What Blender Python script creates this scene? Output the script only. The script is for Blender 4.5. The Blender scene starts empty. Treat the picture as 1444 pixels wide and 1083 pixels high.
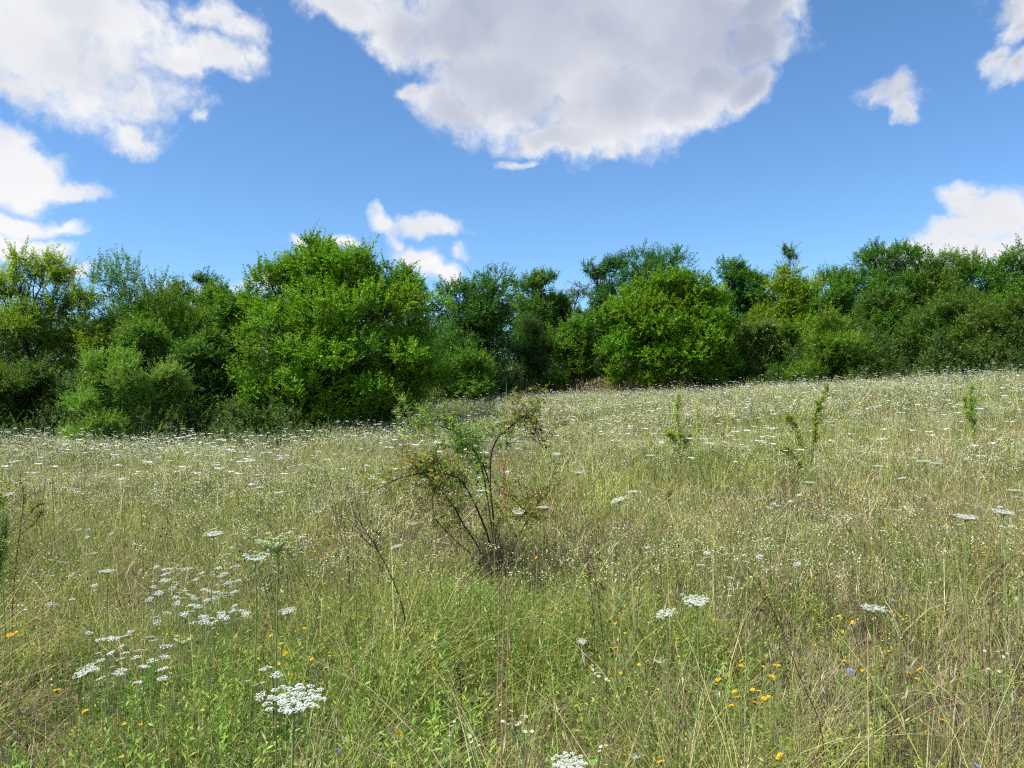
import bpy, math, random
import numpy as np
from mathutils import Vector, Euler

EXPO = 0.42
# ------------------------------------------------------------------ camera
C = bpy.context.scene.collection
SC = bpy.context.scene
FPX = 1085.0                      # focal length of the photograph in its own pixels (1444 wide)
PITCH = math.atan((565 - 541.5) / FPX)
EYE = 1.6
cam = bpy.data.cameras.new('camera'); cam.sensor_width = 36; cam.lens = FPX / 1444 * 36
cam.clip_start = 0.05; cam.clip_end = 3000
co = bpy.data.objects.new('camera', cam); C.objects.link(co)
co.location = (0, 0, EYE); co.rotation_euler = (math.pi / 2 + PITCH, 0, 0)
SC.camera = co
SC.view_settings.view_transform = 'Standard'; SC.view_settings.look = 'None'
SC.view_settings.exposure = EXPO; SC.view_settings.gamma = 1
SC.cycles.max_bounces = 7; SC.cycles.diffuse_bounces = 4; SC.cycles.transmission_bounces = 4
SC.cycles.glossy_bounces = 2
SC.cycles.sample_clamp_indirect = 4; SC.cycles.filter_width = 1.2; SC.cycles.use_denoising = False

def ray(px, py):
    """unit-forward direction (y = 1) through a measured point of the photograph"""
    x = (px - 722) / FPX; y = (541.5 - py) / FPX
    c, s = math.cos(PITCH), math.sin(PITCH)
    d = np.array([x, c - y * s, s + y * c])
    return d / d[1]

# ------------------------------------------------------------------ sky, clouds, sun
SUN_EL, SUN_AZ = math.radians(56), math.radians(-116)   # azimuth from +Y towards +X
world = bpy.data.worlds.new('World'); SC.world = world; world.use_nodes = True
def build_world():
    nt = world.node_tree; N = nt.nodes; L = nt.links; N.clear()
    def n(t, **k):
        o = N.new(t)
        for a, v in k.items(): setattr(o, a, v)
        return o
    def put(sock, v):
        if isinstance(v, bpy.types.NodeSocket): L.new(v, sock)
        elif v is not None: sock.default_value = v
    def m(op, a, b=None, c=None, clamp=False):
        o = n('ShaderNodeMath', operation=op, use_clamp=clamp)
        put(o.inputs[0], a)
        if b is not None: put(o.inputs[1], b)
        if c is not None: put(o.inputs[2], c)
        return o.outputs[0]
    def vm(op, a, b=None, out=0):
        o = n('ShaderNodeVectorMath', operation=op); put(o.inputs[0], a)
        if b is not None: put(o.inputs[1], b)
        return o.outputs[out]
    def mr(v, a, b, c=0.0, d=1.0, smooth=True):
        o = n('ShaderNodeMapRange', interpolation_type='SMOOTHSTEP' if smooth else 'LINEAR')
        for i, q in enumerate((v, a, b, c, d)): put(o.inputs[i], q)
        return o.outputs[0]
    def noise(vec, scale, detail, rough=.5):
        o = n('ShaderNodeTexNoise', noise_dimensions='2D'); put(o.inputs['Vector'], vec)
        o.inputs['Scale'].default_value = scale; o.inputs['Detail'].default_value = detail
        o.inputs['Roughness'].default_value = rough
        return o
    def mixc(f, a, b):
        o = n('ShaderNodeMix', data_type='RGBA'); put(o.inputs[0], f); put(o.inputs[6], a); put(o.inputs[7], b)
        return o.outputs[2]
    sky = n('ShaderNodeTexSky', sky_type='NISHITA'); sky.sun_disc = False
    sky.sun_elevation = SUN_EL; sky.sun_rotation = SUN_AZ
    sky.altitude = 200; sky.air_density = 1.0; sky.dust_density = SKY_DUST; sky.ozone_density = 2.5
    tc = n('ShaderNodeTexCoord'); sx = n('ShaderNodeSeparateXYZ'); L.new(tc.outputs['Generated'], sx.inputs[0])
    az = m('ARCTAN2', sx.outputs[0], sx.outputs[1])
    el = m('ARCSINE', sx.outputs[2])
    cb = n('ShaderNodeCombineXYZ'); L.new(az, cb.inputs[0]); L.new(el, cb.inputs[1])
    P = cb.outputs[0]
    w1 = noise(P, 9.0, 5, .55); w = vm('SUBTRACT', w1.outputs['Color'], (.5, .5, .5))
    wq = vm('MULTIPLY', w, (.085, .07, 0)); PW = vm('ADD', P, wq)
    f = None
    for (cx, cy, rx, ry, rot, *wt) in CLOUDS:
        d = ray(cx, cy); a0 = math.atan2(d[0], d[1]); e0 = math.atan2(d[2], math.hypot(d[0], d[1]))
        k = 1 / FPX * math.cos(math.hypot(cx - 722, cy - 541) / 1600)
        mp = n('ShaderNodeMapping', vector_type='TEXTURE')
        L.new(PW, mp.inputs['Vector'])
        mp.inputs['Location'].default_value = (a0, e0, 0)
        mp.inputs['Rotation'].default_value = (0, 0, math.radians(rot))
        mp.inputs['Scale'].default_value = (rx * k, ry * k, 1)
        r = vm('LENGTH', mp.outputs[0], out=1)
        q = m('MULTIPLY', m('SUBTRACT', 1.0, r), min(1.0, math.sqrt(rx * ry) / 55) * .7 + .3) if not wt else m('MULTIPLY', m('SUBTRACT', 1.0, r), wt[0])
        f = q if f is None else m('SMOOTH_MAX', f, q, .12)
    # clouds outside the picture, all round the sky
    og = noise(P, 1.7, 6, .55); outside = m('GREATER_THAN', m('ABSOLUTE', az), .68)
    of = mr(og.outputs[0], .5, .75, -.5, .8)
    f = m('ADD', m('MULTIPLY', f, m('SUBTRACT', 1.0, outside)), m('MULTIPLY', of, outside))
    n1 = noise(PW, 13, 9, .60); n2 = noise(vm('ADD', PW, (-.010, .014, 0)), 8, 3, .5)
    n3 = noise(P, 42, 6, .62)
    nn = m('ADD', m('MULTIPLY', m('SUBTRACT', n1.outputs[0], .5), 1.1), m('MULTIPLY', m('SUBTRACT', n3.outputs[0], .5), .34))
    D = m('ADD', f, nn)
    alpha = mr(D, -.14, .46)
    # how much of the cloud's shaded underside shows: thick and high up
    n4 = noise(PW, 4.2, 3, .5)
    fc = m('SMOOTH_MIN', f, .55, .35)
    soft = m('ADD', fc, m('MULTIPLY', m('SUBTRACT', n4.outputs[0], .5), .42))
    soft = m('ADD', soft, m('MULTIPLY', m('SUBTRACT', n2.outputs[0], .5), .22))
    thick = mr(soft, -.08, .72)
    up = mr(el, .13, .42)
    side = mr(az, -.36, .02)
    lit = mr(m('SUBTRACT', n1.outputs[0], n2.outputs[0]), -.12, .12, 0.0, 1.0, smooth=False)
    grey = m('MULTIPLY', thick, m('ADD', m('MULTIPLY', m('MULTIPLY', up, .92), m('ADD', m('MULTIPLY', side, .62), .36)), .04), clamp=True)
    grey = m('ADD', grey, m('MULTIPLY', m('MULTIPLY', m('SUBTRACT', .5, lit), mr(D, .05, .4)), m('ADD', m('MULTIPLY', up, -.06), .14)), clamp=True)
    col = mixc(grey, tuple(v * CLOUD_K for v in (1.0, 1.0, 1.02)) + (1,), tuple(v * CLOUD_K for v in (.42, .475, .63)) + (1,))
    tint = n('ShaderNodeMix', data_type='RGBA', blend_type='MULTIPLY'); tint.inputs[0].default_value = 1
    L.new(sky.outputs[0], tint.inputs[6]); tint.inputs[7].default_value = SKY_TINT
    out = mixc(alpha, tint.outputs[2], col)
    bg = n('ShaderNodeBackground'); L.new(out, bg.inputs[0]); bg.inputs[1].default_value = SKY_K
    wo = n('ShaderNodeOutputWorld'); L.new(bg.outputs[0], wo.inputs[0])
SKY_K = 0.094; SKY_DUST = 0.0; SKY_TINT = (0.90, 1.20, 1.45, 1)
CLOUD_K = 0.95 / SKY_K / 2 ** EXPO
# cx, cy, rx, ry, tilt of each puff as a direction seen from the meadow
CLOUDS = [(30, 60, 170, 95, 0, .66), (140, 100, 130, 70, 10, .6), (190, 130, 80, 55, 0, .6), (305, 78, 55, 28, 0, .6), (318, 22, 45, 32, 0, .6), (95, 10, 150, 55, 0, .6),
          (183, 186, 36, 22, 0), (264, 174, 20, 11, 0, .45), (30, 135, 110, 36, 0, .6), (240, 84, 55, 28, 0, .6), (272, 20, 30, 20, 0, .5), (345, 72, 14, 10, 0, .4), (340, 100, 14, 9, 0, .35),
          (0, 222, 62, 50, 0), (28, 250, 72, 38, 0), (88, 272, 54, 16, 0), (5, 305, 66, 20, 0), (62, 316, 42, 12, 0), (5, 345, 66, 24, 0), (62, 352, 30, 18, 0), (97, 376, 28, 13, 0),
          (480, -5, 75, 38, 0, .7), (560, 30, 100, 55, -15, .8), (660, 20, 150, 80, 0, .9), (790, 40, 220, 125, 0), (940, 40, 180, 125, 0), (720, 110, 120, 75, 0, .9), (640, 166, 62, 42, 0, .8),
          (592, 138, 26, 16, 0, .6), (850, 140, 150, 82, 0), (800, 185, 100, 30, 0), (1000, 115, 80, 46, 0, .8), (1065, 60, 52, 56, 0, .8), (1085, 5, 60, 36, 0, .8), (1062, 125, 44, 30, 0, .7), (860, 212, 26, 14, 0), (960, 150, 90, 45, 0),
          (735, 222, 20, 8, 0, .5), (1240, 130, 32, 20, 0, .5), (1268, 140, 28, 22, -30, .55), (1282, 160, 20, 12, 0, .45),
          (1408, 8, 40, 24, 0, .5), (1420, 38, 26, 24, 0, .5), (1395, 86, 20, 15, 0, .45), (1432, 94, 26, 15, 0, .5),
          (1368, 282, 34, 28, 0, .8), (1395, 310, 58, 36, 0), (1348, 335, 62, 26, 0), (1300, 350, 56, 20, 0), (1272, 356, 34, 14, 0), (1440, 345, 60, 40, 0), (1360, 365, 110, 25, 0),
          (600, 316, 60, 19, -6), (540, 303, 22, 14, -30, .5), (568, 338, 28, 14, -40, .5), (588, 362, 42, 24, -25), (618, 385, 40, 20, 0), (648, 355, 18, 13, 0, .45), (478, 344, 24, 12, 0), (420, 334, 20, 15, 0),
          (300, 412, 50, 18, 0), (350, 405, 30, 14, 0)]
build_world()
world.cycles.sampling_method = 'MANUAL'; world.cycles.sample_map_resolution = 256
sl = bpy.data.lights.new('sun', 'SUN'); sl.energy = 5.0; sl.angle = math.radians(.6); sl.color = (1.0, .955, .88)
so = bpy.data.objects.new('sun', sl); C.objects.link(so)
sd = Vector((math.sin(SUN_AZ) * math.cos(SUN_EL), math.cos(SUN_AZ) * math.cos(SUN_EL), math.sin(SUN_EL)))
so.rotation_euler = sd.to_track_quat('Z', 'Y').to_euler(); so.location = (0, 0, 40)

# ------------------------------------------------------------------ helpers
R = np.random.default_rng(7)
random.seed(7)
def U(a, b, n=None): return R.uniform(a, b, n)
def nrm(v): return v / np.maximum(np.linalg.norm(v, axis=-1, keepdims=True), 1e-9)
def vary(col, n, amt=.18, hue=.06):
    """n colours round one base colour"""
    c = np.tile(np.array(col, float), (n, 1)) * (1 + R.normal(0, amt, (n, 1)))
    c = c * (1 + R.normal(0, hue, (n, 3)))
    return np.clip(c, .003, .95)
def waves(scale, seed, k=7):
    r = np.random.default_rng(seed); a = r.uniform(0, 2 * math.pi, k); f = 2 * math.pi / scale * r.uniform(.5, 1.7, k); p = r.uniform(0, 6.28, k)
    def g(x, y): return sum(np.sin((x * math.cos(a[i]) + y * math.sin(a[i])) * f[i] + p[i]) for i in range(k)) / math.sqrt(k) / .72
    return g
def waves3(scale, seed, k=9):
    r = np.random.default_rng(seed); d = nrm(r.normal(size=(k, 3))); f = 2 * math.pi / scale * r.uniform(.5, 1.8, k); p = r.uniform(0, 6.28, k)
    def g(P): return sum(np.sin((P @ d[i]) * f[i] + p[i]) for i in range(k)) / math.sqrt(k) / .72
    return g

class Acc:
    """collects quads and triangles with one colour per corner point"""
    def __init__(s): s.v = []; s.c = []; s.q = []; s.t = []; s.n = 0
    def add(s, v, c, q=None, t=None):
        v = np.asarray(v, np.float32).reshape(-1, 3); c = np.asarray(c, np.float32)
        if c.ndim == 1: c = np.tile(c, (len(v), 1))
        s.v.append(v); s.c.append(c.reshape(-1, 3))
        if q is not None and len(q): s.q.append(np.asarray(q, np.int64) + s.n)
        if t is not None and len(t): s.t.append(np.asarray(t, np.int64) + s.n)
        s.n += len(v)
    def mesh(s, name, mat, smooth=False):
        me = bpy.data.meshes.new(name)
        v = np.concatenate(s.v); c = np.concatenate(s.c)
        q = np.concatenate(s.q) if s.q else np.zeros((0, 4), np.int64)
        t = np.concatenate(s.t) if s.t else np.zeros((0, 3), np.int64)
        me.vertices.add(len(v)); me.vertices.foreach_set('co', v.ravel())
        me.loops.add(len(q) * 4 + len(t) * 3)
        me.loops.foreach_set('vertex_index', np.concatenate([q.ravel(), t.ravel()]).astype(np.int32))
        me.polygons.add(len(q) + len(t))
        ls = np.concatenate([np.arange(len(q)) * 4, len(q) * 4 + np.arange(len(t)) * 3]).astype(np.int32)
        me.polygons.foreach_set('loop_start', ls)
        me.polygons.foreach_set('use_smooth', np.full(len(ls), smooth))
        me.update(calc_edges=True)
        a = me.color_attributes.new('tint', 'FLOAT_COLOR', 'POINT')
        a.data.foreach_set('color', np.concatenate([c, np.ones((len(c), 1), np.float32)], 1).ravel())
        me.materials.append(mat)
        return me
    def obj(s, name, mat, parent=None, smooth=False):
        o = bpy.data.objects.new(name, s.mesh(name, mat, smooth)); C.objects.link(o)
        if parent is not None: o.parent = parent
        return o
def tag(o, label=None, cat=None, group=None, kind=None):
    if label: o['label'] = label
    if cat: o['category'] = cat
    if group: o['group'] = group
    if kind: o['kind'] = kind
    return o
def empty(name, loc, rz=0):
    o = bpy.data.objects.new(name, None); C.objects.link(o); o.location = loc; o.rotation_euler = (0, 0, rz)
    o.empty_display_size = .1
    return o
def copy_tree(o, parent=None):
    c = o.copy(); C.objects.link(c)
    if parent is not None: c.parent = parent
    for ch in list(o.children): copy_tree(ch, c)
    return c

def frame(d, ref=None):
    """two unit vectors square to each direction"""
    r = np.tile([0, 0, 1.0], (len(d), 1)) if ref is None else ref
    a = np.cross(d, r); bad = np.linalg.norm(a, axis=1) < 1e-3; a[bad] = [1, 0, 0]
    a = nrm(a); return a, np.cross(a, d)
def tube(acc, pts, rad, sides, col):
    pts = np.asarray(pts, float); rad = np.broadcast_to(np.asarray(rad, float), (len(pts),))
    d = nrm(np.gradient(pts, axis=0)); a, b = frame(d, np.tile([.13, .31, .94], (len(d), 1)))
    th = np.arange(sides) / sides * 2 * math.pi
    v = pts[:, None] + rad[:, None, None] * (np.cos(th)[None, :, None] * a[:, None] + np.sin(th)[None, :, None] * b[:, None])
    i = np.arange(len(pts) - 1)[:, None] * sides; j = np.arange(sides)[None]; k = (j + 1) % sides
    q = np.stack([i + j, i + k, i + sides + k, i + sides + j], -1).reshape(-1, 4)
    c = np.asarray(col, float)
    if c.ndim == 2: c = np.repeat(c, sides, 0)
    acc.add(v.reshape(-1, 3), c, q)
def bend(p0, p1, n=6, sag=0.0, wob=0.0, rg=R):
    t = np.linspace(0, 1, n)[:, None]; p = np.array(p0) * (1 - t) + np.array(p1) * t
    p[:, 2] += sag * np.sin(t[:, 0] * math.pi)
    if wob: p[1:-1] += rg.normal(0, wob, (n - 2, 3))
    return p
def spline(pts, n=24):
    """Catmull-Rom through measured points"""
    P = np.asarray(pts, float); P = np.vstack([2 * P[0] - P[1], P, 2 * P[-1] - P[-2]]); out = []
    m = len(P) - 3; per = max(2, n // m)
    for i in range(m):
        for t in np.linspace(0, 1, per, endpoint=False):
            a, b, c, d = P[i:i + 4]
            out.append(.5 * ((2 * b) + (c - a) * t + (2 * a - 5 * b + 4 * c - d) * t * t + (3 * b - a - 3 * c + d) * t ** 3))
    out.append(P[-2]); return np.array(out)
def leaves(acc, base, axis, normal, ln, wd, col, fold=0.0):
    """one pointed leaf (a quad: stalk, side, tip, side) per row"""
    axis = nrm(axis); s = nrm(np.cross(axis, normal)); up = np.cross(s, axis)
    ln = np.reshape(ln, (-1, 1)); wd = np.reshape(wd, (-1, 1))
    m = base + axis * ln * .48
    v = np.stack([base, m + s * wd * .5 + up * fold * wd, base + axis * ln - up * fold * wd * .5, m - s * wd * .5 + up * fold * wd], 1)
    q = np.arange(len(base) * 4).reshape(-1, 4)
    c = np.asarray(col, float)
    if c.ndim == 1: c = np.tile(c, (len(base), 1))
    acc.add(v.reshape(-1, 3), np.repeat(c, 4, 0), q)

# ------------------------------------------------------------------ materials
def leaf_mat(name, transl=.35, rough=.55, spec=.25, boost=(1.15, 1.25, .55)):
    m = bpy.data.materials.new(name); m.use_nodes = True; nt = m.node_tree; N = nt.nodes; L = nt.links
    b = N['Principled BSDF']; b.inputs['Roughness'].default_value = rough; b.inputs['Specular IOR Level'].default_value = spec
    a = N.new('ShaderNodeAttribute'); a.attribute_name = 'tint'
    oi = N.new('ShaderNodeObjectInfo')
    mu = N.new('ShaderNodeMix'); mu.data_type = 'RGBA'; mu.blend_type = 'MULTIPLY'; mu.inputs[0].default_value = 1
    L.new(a.outputs['Color'], mu.inputs[6]); L.new(oi.outputs['Color'], mu.inputs[7])
    L.new(mu.outputs[2], b.inputs['Base Color'])
    t = N.new('ShaderNodeBsdfTranslucent'); mt = N.new('ShaderNodeMix'); mt.data_type = 'RGBA'; mt.blend_type = 'MULTIPLY'; mt.inputs[0].default_value = 1
    L.new(mu.outputs[2], mt.inputs[6]); mt.inputs[7].default_value = tuple(boost) + (1,)
    L.new(mt.outputs[2], t.inputs['Color'])
    x = N.new('ShaderNodeMixShader'); x.inputs[0].default_value = transl
    L.new(b.outputs[0], x.inputs[1]); L.new(t.outputs[0], x.inputs[2]); L.new(x.outputs[0], N['Material Output'].inputs[0])
    return m
def bark_mat(name, scale, dark, light):
    m = bpy.data.materials.new(name); m.use_nodes = True; nt = m.node_tree; N = nt.nodes; L = nt.links
    b = N['Principled BSDF']; b.inputs['Roughness'].default_value = .9; b.inputs['Specular IOR Level'].default_value = .15
    tc = N.new('ShaderNodeTexCoord'); mp = N.new('ShaderNodeMapping'); mp.inputs['Scale'].default_value = (1, 1, .25); L.new(tc.outputs['Object'], mp.inputs[0])
    no = N.new('ShaderNodeTexNoise'); no.inputs['Scale'].default_value = scale; no.inputs['Detail'].default_value = 6; L.new(mp.outputs[0], no.inputs[0])
    r = N.new('ShaderNodeValToRGB'); r.color_ramp.elements[0].color = dark + (1,); r.color_ramp.elements[1].color = light + (1,)
    r.color_ramp.elements[0].position = .35; r.color_ramp.elements[1].position = .68
    L.new(no.outputs[0], r.inputs[0]); L.new(r.outputs[0], b.inputs['Base Color'])
    bu = N.new('ShaderNodeBump'); bu.inputs['Strength'].default_value = .6; bu.inputs['Distance'].default_value = .03
    L.new(no.outputs[0], bu.inputs['Height']); L.new(bu.outputs[0], b.inputs['Normal'])
    return m
M_LEAF = leaf_mat('tree_leaf', .33, .5, .3)
M_GRASS = leaf_mat('grass_blade', .28, .6, .25, (1.1, 1.15, .7))
M_STRAW = leaf_mat('dry_straw', .2, .7, .15, (1.1, 1.0, .8))
M_PETAL = leaf_mat('flower_petal', .25, .7, .1, (1, 1, .95))
M_STEM = leaf_mat('green_stem', .1, .5, .3)
M_BARK = bark_mat('grey_brown_bark', 9, (.035, .028, .022), (.13, .11, .09))
M_TWIG = bark_mat('dark_twig_bark', 60, (.025, .016, .012), (.09, .06, .045))

# ------------------------------------------------------------------ terrain
CTRL = [(-3, 0, 0), (3, 0, 0), (0, -6, 0), (0, 4, 0.0), (0, 7, .02), (-6, 8, -.05), (6, 8, .30), (0, 13, .22), (-9, 15, -.10), (9, 14, .75),
        (-14, 22, -.05), (-5, 22, .10), (3, 22, .75), (12, 22, 1.45), (-19, 30, .0), (-12, 30, 0.0), (-7, 29, .12), (-2.5, 32, .85), (4, 34, 1.35), (13, 33, 1.80), (21, 32, 2.30),
        (-22, 40, .2), (-12, 42, .6), (-4, 42, 1.25), (0, 48, 1.50), (8, 46, 1.62), (18, 42, 2.15), (30, 36, 2.9),
        (-30, 20, -.5), (25, 15, 1.7), (0, 70, 2.2), (-35, 70, .8), (40, 70, 3.2), (-30, -10, -.6), (30, -10, .9)]
_K = np.array(CTRL, float)
def _phi(r): return np.where(r > 1e-6, r * r * np.log(np.maximum(r, 1e-6)), 0)
def _fit():
    n = len(_K); P = np.c_[np.ones(n), _K[:, :2]]; r = np.linalg.norm(_K[:, None, :2] - _K[None, :, :2], axis=2)
    A = np.zeros((n + 3, n + 3)); A[:n, :n] = _phi(r) + np.eye(n) * 2.0; A[:n, n:] = P; A[n:, :n] = P.T
    return np.linalg.solve(A, np.r_[_K[:, 2], 0, 0, 0])
_W = _fit(); _b1 = waves(3.1, 11); _b2 = waves(.9, 12); _far = waves(160, 13)
def gz(x, y):
    x = np.asarray(x, float); y = np.asarray(y, float); sh = np.broadcast(x, y).shape
    X = np.broadcast_to(x, sh).ravel(); Y = np.broadcast_to(y, sh).ravel()
    r0 = np.hypot(X, Y - 25); k = np.minimum(1, 62 / np.maximum(r0, 1e-6)); Xc = X * k; Yc = 25 + (Y - 25) * k
    r = np.hypot(Xc[:, None] - _K[None, :, 0], Yc[:, None] - _K[None, :, 1])
    z = _phi(r) @ _W[:-3] + _W[-3] + _W[-2] * Xc + _W[-1] * Yc
    f = np.clip((r0 - 62) / 150, 0, 1); z = z * (1 - f * .6) + f * (1 + 3 * _far(X, Y))
    z = z + .03 * _b1(X, Y) + .012 * _b2(X, Y)
    return z.reshape(sh)
def gz1(x, y): return float(gz(np.array([x]), np.array([y]))[0])
def at(px, y):
    """a spot on the ground, from a measured direction and a distance"""
    d = ray(px, 565); return float(d[0] * y), float(y), gz1(d[0] * y, y)
def at_ground(px, py):
    d = ray(px, py)
    for y in np.arange(2.0, 60, .05):
        if EYE + d[2] * y <= gz1(d[0] * y, y): return float(d[0] * y), float(y), gz1(d[0] * y, y)
    return at(px, 45)
def build_ground():
    g = np.sinh(np.linspace(-1, 1, 241) * 5.2) / math.sinh(5.2) * 600
    xs, ys = g, g + 14
    X, Y = np.meshgrid(xs, ys); Z = gz(X.ravel(), Y.ravel()); n = len(xs)
    i = np.arange(n - 1)[:, None] * n + np.arange(n - 1)[None]
    q = np.stack([i, i + 1, i + n + 1, i + n], -1).reshape(-1, 4)
    a = Acc(); a.add(np.c_[X.ravel(), Y.ravel(), Z], (.1, .1, .05), q)
    m = bpy.data.materials.new('meadow_soil'); m.use_nodes = True; nt = m.node_tree; N = nt.nodes; L = nt.links
    b = N['Principled BSDF']; b.inputs['Roughness'].default_value = .95; b.inputs['Specular IOR Level'].default_value = .1
    tc = N.new('ShaderNodeTexCoord')
    n1 = N.new('ShaderNodeTexNoise'); n1.inputs['Scale'].default_value = 22; n1.inputs['Detail'].default_value = 8; L.new(tc.outputs['Object'], n1.inputs[0])
    r1 = N.new('ShaderNodeValToRGB'); e = r1.color_ramp.elements
    e[0].position = .3; e[0].color = (.03, .025, .014, 1); e[1].position = .7; e[1].color = (.11, .09, .05, 1)
    k = e.new(.5); k.color = (.055, .05, .025, 1)
    L.new(n1.outputs[0], r1.inputs[0]); L.new(r1.outputs[0], b.inputs['Base Color'])
    bu = N.new('ShaderNodeBump'); bu.inputs['Distance'].default_value = .03; L.new(n1.outputs[0], bu.inputs['Height']); L.new(bu.outputs[0], b.inputs['Normal'])
    tag(a.obj('ground', m, smooth=True), 'gently rising meadow ground under the grass', None, None, 'structure')
build_ground()
# the near edge of the wood, as (x, y): nothing of the meadow grows beyond it
EDGE = np.array([(-60, 30), (-24, 29.5), (-17, 27), (-12, 25.5), (-8, 24.8), (-4.6, 26.5), (-3.6, 30), (-5, 37), (-1, 44), (3, 44), (7, 40.5), (11.5, 39), (16, 37), (21, 33), (26, 31), (60, 30)])
def beyond(x, y):
    return y > np.interp(x, EDGE[:, 0], EDGE[:, 1])


# ------------------------------------------------------------------ trees and bushes
def sprays(acc, tw, p0, d, L, m, leaf, wid, col, droop=.10, flat=.8, rg=R, twig_w=0, spread=.9, twcol=(.06, .045, .035)):
    """leafy shoots: p0 root, d direction, L length; m leaves set alternately along each"""
    n = len(p0); t = (np.arange(m)[None] + rg.uniform(.1, .9, (n, m))) / m; t = .12 + .88 * t
    tl = (t * L[:, None])[..., None]
    pos = p0[:, None] + d[:, None] * tl + np.array([0, 0, -1.0]) * droop * tl ** 2
    sv, uv = frame(d); ph = rg.uniform(-.7, .7, (n, 1, 1))
    sv = sv[:, None] * np.cos(ph) + uv[:, None] * np.sin(ph)
    sg = np.where(np.arange(m) % 2 == 0, 1.0, -1.0)[None, :, None]
    ax = d[:, None] * .55 + sv * sg * spread + rg.normal(0, .32, (n, m, 3))
    nm = np.array([0, 0, 1.0]) * flat + rg.normal(0, .45, (n, m, 3)) + d[:, None] * .15
    sz = (1 - .35 * t) * rg.uniform(.7, 1.25, (n, m))
    c = np.repeat(col[:, None], m, 1) * rg.uniform(.82, 1.18, (n, m, 1)); c[..., 0] *= (1 + .25 * t * rg.random((n, m)))
    leaves(acc, pos.reshape(-1, 3), ax.reshape(-1, 3), nm.reshape(-1, 3), (leaf * sz).ravel(), (wid * sz).ravel(), np.clip(c, 0, .9).reshape(-1, 3), .12)
    if tw is not None and twig_w:
        e = p0 + d * L[:, None]; e[:, 2] -= droop * L ** 2; w = sv[:, 0] * twig_w
        v = np.stack([p0 - w, p0 + w, e + w * .3, e - w * .3], 1)
        tw.add(v.reshape(-1, 3), twcol, np.arange(n * 4).reshape(-1, 4))

def auto_lobes(w, h, dep, n, rg, low=.12, pointed=.15):
    out = []
    for i in range(n):
        t = (i + rg.uniform(0, 1)) / n; z = low + (1 - low) * t * .93
        env = math.sqrt(max(.08, 1 - abs((t - .42) / .66) ** 2.6)) * (1 - pointed * max(0, t - .4))
        a = i * 2.4 + rg.uniform(0, 1.2); rr = rg.uniform(.3, .78) * env
        r = rg.uniform(.29, .41) * w * (.6 + .4 * env)
        out.append((math.cos(a) * rr * w * .5 * 1.15, math.sin(a) * rr * dep * .5, z * h - r * .25 * t, r, r * dep / w * 1.1, r * rg.uniform(.62, .85)))
    out.append((0, 0, .45 * h, .36 * w, .36 * dep, .36 * h)); return out

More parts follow.
